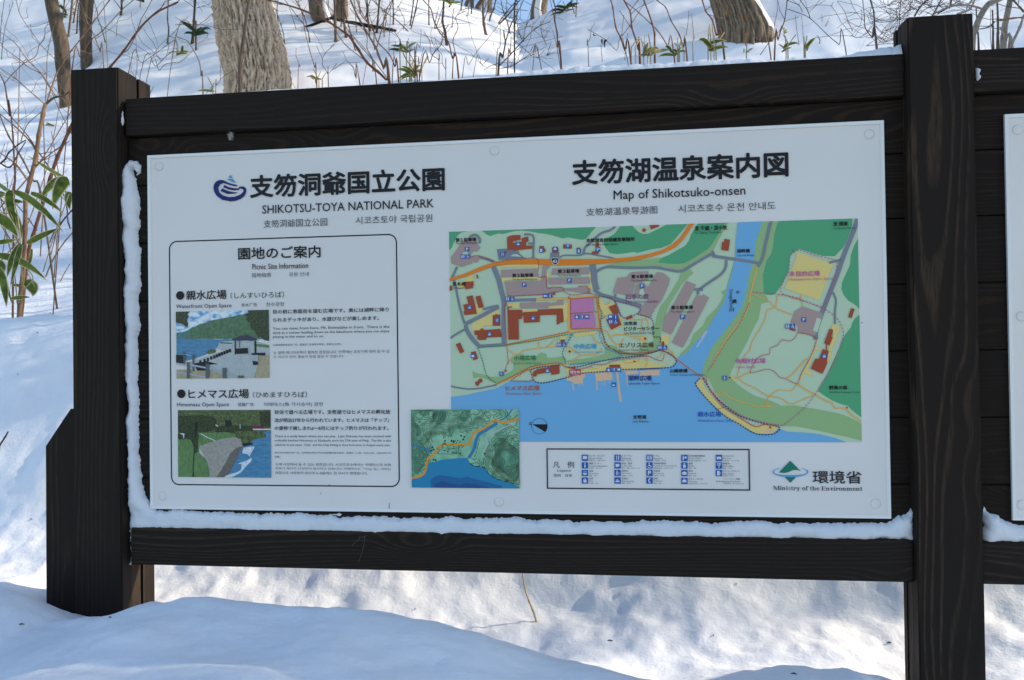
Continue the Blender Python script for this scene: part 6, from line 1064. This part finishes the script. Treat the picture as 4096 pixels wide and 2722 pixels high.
for i, (lab, px, py, Y, n, h, sp, m, ln) in enumerate((("fine brown twigs crowding the far left edge above the bamboo leaves", 60, 700, 1.9, 13, 1.25, .25, TWTAN, .1), ("fine reddish twigs around the two slim trunks", 250, 480, 2.4, 12, 1.2, .35, TWRED, .1), ("sparse dark twigs behind the left post's top", 420, 300, 2.6, 9, 1.0, .3, TWDRK, .2), ("sparse twigs on the rail left of the big trunk", 760, 390, 2.0, 7, .7, .25, TWGRY, 0), ("thin twigs right at the foot of the big trunk", 1240, 360, 2.0, 9, .75, .22, TWRED, .15),
   ("twiggy patch around the crossing canes", 1560, 330, 2.0, 12, .95, .25, TWTAN, -.1), ("wiry grey twigs beside the grey branching shrub", 1980, 300, 2.2, 12, .6, .25, TWGRY, .1), ("low wiry twigs under the black sprig", 2180, 260, 2.0, 9, .45, .16, TWDRK, 0), ("thin stalks among the tall red canes", 2560, 240, 1.8, 9, .6, .28, TWRED, .1), ("thin stalks and grasses before the broad trunk", 2880, 225, 1.7, 12, .5, .22, TWGRY, 0), ("low stalks beside the upright bamboo sprout", 3120, 220, 1.6, 8, .4, .18, TWTAN, 0), ("dense wiry twigs just left of the right post", 3500, 215, 1.9, 16, .62, .16, TWDRK, .1),
   ("tangle of thin branches right of the right post", 3990, 210, 2.6, 12, 1.1, .3, TWGRY, 0), ("distant brush of thin stems below the skyline", 1500, 110, None, 14, 1.6, .7, TWDRK, 0), ("distant thin stems right beneath the blue sky notch", 1960, 85, None, 10, 1.5, .6, TWDRK, 0))):
    thicket(lab, px, py, Y, n, h, sp, m, 300+i, ln)
# broken black branch lying on the snow, in two arms, and the log at the skyline
bb = hit(700+1240*.33898, 440*.33898); Yb = bb[1]; root = empty('fallen_branch', tuple(bb)); tag(root, 'broken black branch bent over in the snow right of the big trunk', 'branch')
BLK = bark_mat('wet_black', (.008,.008,.010), (.035,.032,.034), (1,1,.3), 40, .4, .006)
for s, z in (("1240,440 1500,340 1850,212",'b'),("1850,212 1880,225 1960,245 2360,332",'b'),("0,262 270,310 545,368",'c')):
    m = MB(); m.tube(smooth([at(x,y,Yb+.3) for x,y in T(z+' '+s)],3), 17*.33898/FPX*axis_depth(bb), 10); m.build('limb', BLK, root, True)
m = MB(); m.tube([at(x,y,Yb+.35) for x,y in T("b 1730,420 1850,380 2000,400")], [.012,.05,.012], 8); m.build('limb', BLK, root, True)
lb = hit(2100+370*.33898, 100*.33898)
if lb is not None:
    lr = empty('fallen_log', tuple(lb)); tag(lr, 'dark leaning log with an orange broken end at the right of the sky notch', 'log')
    P = [at(x,y,lb[1]-.1) for x,y in T("d 365,98 430,70")]; m = MB(); m.tube(P, 15*.339/FPX*axis_depth(lb), 8); m.build('broken_end', plain('fresh_wood',(.36,.13,.035),.8,.2,.3), lr)
    P = [at(x,y,lb[1]-.1) for x,y in T("d 430,72 560,35 690,0 900,-60")]; m = MB(); m.tube(P, 15*.339/FPX*axis_depth(lb), 8); m.build('stem', BLK, lr, True)

# ------------------------------------------------------------------ bamboo grass
def leaf_mat(name, g1, g2, edge):
    m, t, b = newmat(name); uv = t.nodes.new('ShaderNodeUVMap'); sp = t.nodes.new('ShaderNodeSeparateXYZ'); t.links.new(uv.outputs[0], sp.inputs[0])
    a = t.nodes.new('ShaderNodeMath'); a.operation = 'SUBTRACT'; a.inputs[1].default_value = .5; t.links.new(sp.outputs[0], a.inputs[0])
    ab = t.nodes.new('ShaderNodeMath'); ab.operation = 'ABSOLUTE'; t.links.new(a.outputs[0], ab.inputs[0])
    n = noise(t, mapped(t,(1,1,1)), 60, 3); ad = t.nodes.new('ShaderNodeMath'); ad.operation = 'MULTIPLY_ADD'; ad.inputs[1].default_value = .22; t.links.new(n, ad.inputs[0]); t.links.new(ab.outputs[0], ad.inputs[2])
    yk = t.nodes.new('ShaderNodeMath'); yk.operation = 'POWER'; yk.inputs[1].default_value = 9; t.links.new(sp.outputs[1], yk.inputs[0])
    a2 = t.nodes.new('ShaderNodeMath'); a2.operation = 'MULTIPLY_ADD'; a2.inputs[1].default_value = .5; t.links.new(yk.outputs[0], a2.inputs[0]); t.links.new(ad.outputs[0], a2.inputs[2])
    green = ramp(t, noise(t, mapped(t,(1,1,1)), 25, 3), [(.35,g1),(.65,g2)])
    mk = ramp(t, a2.outputs[0], [(.50,(0,0,0)),(.56,(1,1,1))]); mx = t.nodes.new('ShaderNodeMix'); mx.data_type = 'RGBA'
    t.links.new(mk, mx.inputs[0]); t.links.new(green, mx.inputs[6]); mx.inputs[7].default_value = (*edge,1); t.links.new(mx.outputs[2], b.inputs['Base Color'])
    b.inputs['Roughness'].default_value = .38; b.inputs['Specular IOR Level'].default_value = .4
    tr = t.nodes.new('ShaderNodeBsdfTranslucent'); t.links.new(mx.outputs[2], tr.inputs[0]); ms = t.nodes.new('ShaderNodeMixShader'); ms.inputs[0].default_value = .4
    t.links.new(b.outputs[0], ms.inputs[1]); t.links.new(tr.outputs[0], ms.inputs[2]); t.links.new(ms.outputs[0], t.nodes['Material Output'].inputs[0]); return m
LEAF = leaf_mat('bamboo_leaf', (.055,.100,.014), (.19,.25,.040), (.78,.67,.40)); LEAFD = leaf_mat('evergreen_leaf', (.010,.030,.010), (.035,.075,.022), (.05,.08,.03)); LEAFY = leaf_mat('withered_leaf', (.14,.16,.05), (.36,.33,.14), (.66,.56,.33))
CULM = plain('culm',(.36,.30,.16),.5,.3,.3); BROWN = plain('dead_leaf',(.10,.055,.035),.7,.2,.4); ORG = plain('orange_leaf',(.42,.17,.05),.6,.2,.3); CHAR = plain('black_leaf',(.018,.014,.013),.7,.2)
def leaf(p0, p1, p2, w, m, root, name='leaf', fold=.25, roll=0.0):
    p0, p1, p2 = (np.array(p, float) for p in (p0,p1,p2)); V = []; UV = []; n = 10
    view = (p0+p2)/2-CAM; view /= np.linalg.norm(view)
    for i in range(n+1):
        t = i/n; p = (1-t)**2*p0+2*t*(1-t)*p1+t*t*p2; d = 2*(1-t)*(p1-p0)+2*t*(p2-p1); d /= np.linalg.norm(d)+1e-9
        s = np.cross(d, view+np.array([0,0,.35])); s /= np.linalg.norm(s)+1e-9; s = s*math.cos(roll)+np.cross(d,s)*math.sin(roll); up = np.cross(s, d)
        ww = w/2*(math.sin(math.pi*min(1,t*.93+.07)**.72)**.75 if t < 1 else .02)
        for j in range(5):
            f = j/4*2-1; V.append(p+s*ww*f+up*(-abs(f))*ww*fold); UV.append((j/4, t))
    F = [(i*5+j,i*5+j+1,(i+1)*5+j+1,(i+1)*5+j) for i in range(n) for j in range(4)]
    return mesh_obj(name, V, F, m, root, True, UV)
b0 = at(80, 1130, 1.1); SR = empty('bamboo_clump', (float(b0[0]), 1.1, gz(b0[0],1.1))); tag(SR, 'large clump of striped bamboo grass beside the knotweed stalks at the left edge', 'bamboo grass')
random.seed(9)
for s, w, dy in (("75,630 40,700 130,940",44,0),("100,640 260,690 450,932",40,-.05),("215,650 330,680 448,800",32,.05),("75,635 20,610 -40,560",34,0),("470,555 330,480 180,380",24,.1),("480,555 420,540 365,765",70,.05),("475,550 370,530 268,715",46,.08),("190,1000 290,940 418,893",34,-.04),("-60,800 60,830 128,965",64,-.04),("-60,1000 60,985 125,972",28,0),("-40,1085 150,1080 332,1265",44,-.03),("150,1005 80,1080 48,1242",38,-.05),("148,1010 115,1110 72,1304",28,-.06),("-10,1170 40,1290 45,1446",40,-.06),("20,1180 60,1340 86,1432",13,-.02),("172,1270 250,1290 228,1372",64,.05),("78,1386 140,1372 212,1376",24,-.02),("80,780 135,830 152,970",32,.03),("-20,1120 25,1150 25,1205",40,0),("50,700 110,700 172,716",26,.04),("85,1290 130,1290 190,1305",18,.05),("222,1040 215,1120 188,1205",15,-.03),("20,640 0,660 -60,700",40,0),("485,640 465,680 488,770",40,.05)):
    q = T('h '+s); leaf(*[at(x,y,1.05+dy+.03*i) for i,(x,y) in enumerate(q)], w*1.42*.5739/FPX*3.05, LEAF, SR, fold=random.uniform(.1,.35))
for s, w in (("75,640 110,750 140,950 155,1300",10),("190,1180 230,1250 150,1340 130,1420",9),("0,830 60,1000 100,1200 120,1420",9),("170,1180 210,1240 240,1300",8),("480,660 430,800 360,1000 300,1200",8)):
    m = MB(); m.tube(smooth([at(x,y,1.1) for x,y in T('h '+s)],4), w*.5739/2/FPX*3.05, 6); m.build('culm', CULM, SR, True)
def tuft(name, label, px, py, n, size, seed, m=LEAF, Y=None, sticks=3, cat='bamboo grass', spread=1.0, h0=0.0):
    b = hit(px, py) if Y is None else at(px, py, Y)
    if Y is None: z = b[2]
    else: z = b[2]
    rnd = random.Random(seed); root = empty(name, tuple(map(float,b))); tag(root, label, cat, 'bamboo grass tufts on the slope' if cat == 'bamboo grass' else None)
    c = np.array(b)+np.array([0,0,h0])
    for i in range(n):
        a = rnd.uniform(-.3,3.45); p0 = c+np.array([rnd.gauss(0,.12)*size, rnd.gauss(0,.1)*size, rnd.uniform(0,.35)*size]); L = size*rnd.uniform(.6,1.1)
        d = np.array([math.cos(a)*spread, -rnd.uniform(0,.5), abs(math.sin(a))*.8+.1]); p1 = p0+d*L*.55; p2 = p0+d*L*np.array([1.0,1.0,.75])+np.array([0,0,-rnd.uniform(.05,.5)*L])
        leaf(p0, p1, p2, L*rnd.uniform(.16,.24), m if rnd.random() > .2 or m is not LEAF else LEAFY, root, roll=rnd.uniform(-.7,.7))
    for i in range(sticks):
        mb = MB(); x = c[0]+rnd.gauss(0,.25)*size; y = c[1]+rnd.gauss(0,.15)*size; g = gz(x,y)
        mb.tube([(x,y,g-.03),(x+rnd.gauss(0,.08)*size,y,max(g,c[2])+size*rnd.uniform(.2,.55)),(x+rnd.gauss(0,.2)*size,y,max(g,c[2])+size*rnd.uniform(.6,1.1))], .0022*axis_depth(c)/3, 5); mb.build('culm', CULM, root, True)
    return root
for lab, px, py, n, sz, m, Y, st in (("broad-leaved bamboo tuft on the snow between left post and big trunk", 712,222,9,.34,LEAF,None,2), ("small two-leaved bamboo sprout at the rail left of the big trunk", 850,372,3,.19,LEAF,1.5,1), ("dark drooping bamboo leaves in a snow hollow right of the big trunk", 1262,338,6,.24,LEAF,2.2,3), ("spiky bamboo clump behind the rail, left of the canes", 1655,312,12,.30,LEAF,2.0,6), ("thin-leaved bamboo sprig above the spiky clump", 1628,215,7,.30,LEAF,2.6,2), ("faint bamboo sprig just above the spiky clump on its left", 1605,205,5,.22,LEAFD,2.6,1), ("pale bamboo tuft among the tall canes", 2590,232,10,.26,LEAFY,1.45,5), ("green and straw bamboo tuft right of the tall canes", 2700,226,9,.20,LEAF,1.45,5), ("leafy green clump in front of the broad trunk's foot", 2845,208,9,.30,LEAF,1.5,6), ("upright bamboo sprout at the rail right of the broad trunk", 3140,208,6,.20,LEAF,1.45,3), ("single bamboo sprout at the rail on the sunlit mound", 3225,208,3,.20,LEAF,1.45,3), ("small bamboo sprig of two leaves behind the upright sprout", 3140,136,3,.16,LEAF,None,2), ("dark green leaf lying flat on the snow above the jointed stalks", 215,508,2,.20,LEAF,None,0), ("tiny dark bamboo sprig between the two slim trunks", 262,72,4,.45,LEAFD,None,1), ("dark sprig of leaves near the top above the left post", 577,28,4,.5,LEAFD,None,1), ("short straw leaf at the rail before the mound", 2980,222,2,.12,LEAFY,1.4,1)):
    sz = sz*(.34 if Y is not None else .62); n = max(2, int(n*.75))
    tuft('bamboo_tuft', lab, px, py, n, sz, len(lab)*7+int(px), m, Y, st)
tuft('bamboo_tuft', 'green and yellow bamboo tuft hanging at the top of the dark brown sapling', 1800, 22, 12, .26, 77, LEAF, hit(1400+1140*.33898, 537*.33898)[1], 0)
tuft('evergreen_sprig', 'dark glossy evergreen sprig on the hump right of the sky notch', 2258, 50, 9, .30, 78, LEAFD, None, 1, cat='sprig')
tuft('evergreen_sprig', 'dark drooping evergreen leaves round the near-black double sapling', 785, 145, 10, .22, 79, LEAFD, hit(700+205*.339, 512*.339)[1]-.1, 0, cat='sprig')
for lab, src, w, m, Y in (("black withered leaf hanging from a thin twig over the lit snow", ("d 965,480 925,470 945,575","d 910,465 905,490 915,525"), 26, CHAR, 1.58), ("small black curled leaf left of the hanging withered leaf", ("d 800,405 820,425 848,420","d 805,400 815,412 812,428"), 18, CHAR, 1.6), ("orange dead leaf hanging before the broad trunk", ("e 550,170 535,200 550,245","e 560,175 555,215 540,235"), 26, ORG, 1.4), ("brown dead leaf hanging low before the broad trunk", ("e 545,390 535,440 552,500","e 540,460 530,510 550,555"), 24, ORG, 1.4), ("curled brown leaf high on the broad trunk", ("e 315,120 305,150 325,185",), 30, ORG, 1.42)):
    p = at(*T(src[0])[0], Y); r = empty('dead_leaf', tuple(p)); tag(r, lab, 'leaf')
    for s in src: leaf(*[at(x,y,Y-.005*i) for i,(x,y) in enumerate(T(s))], w*.339/FPX*3.4, m, r, 'blade', roll=.5)
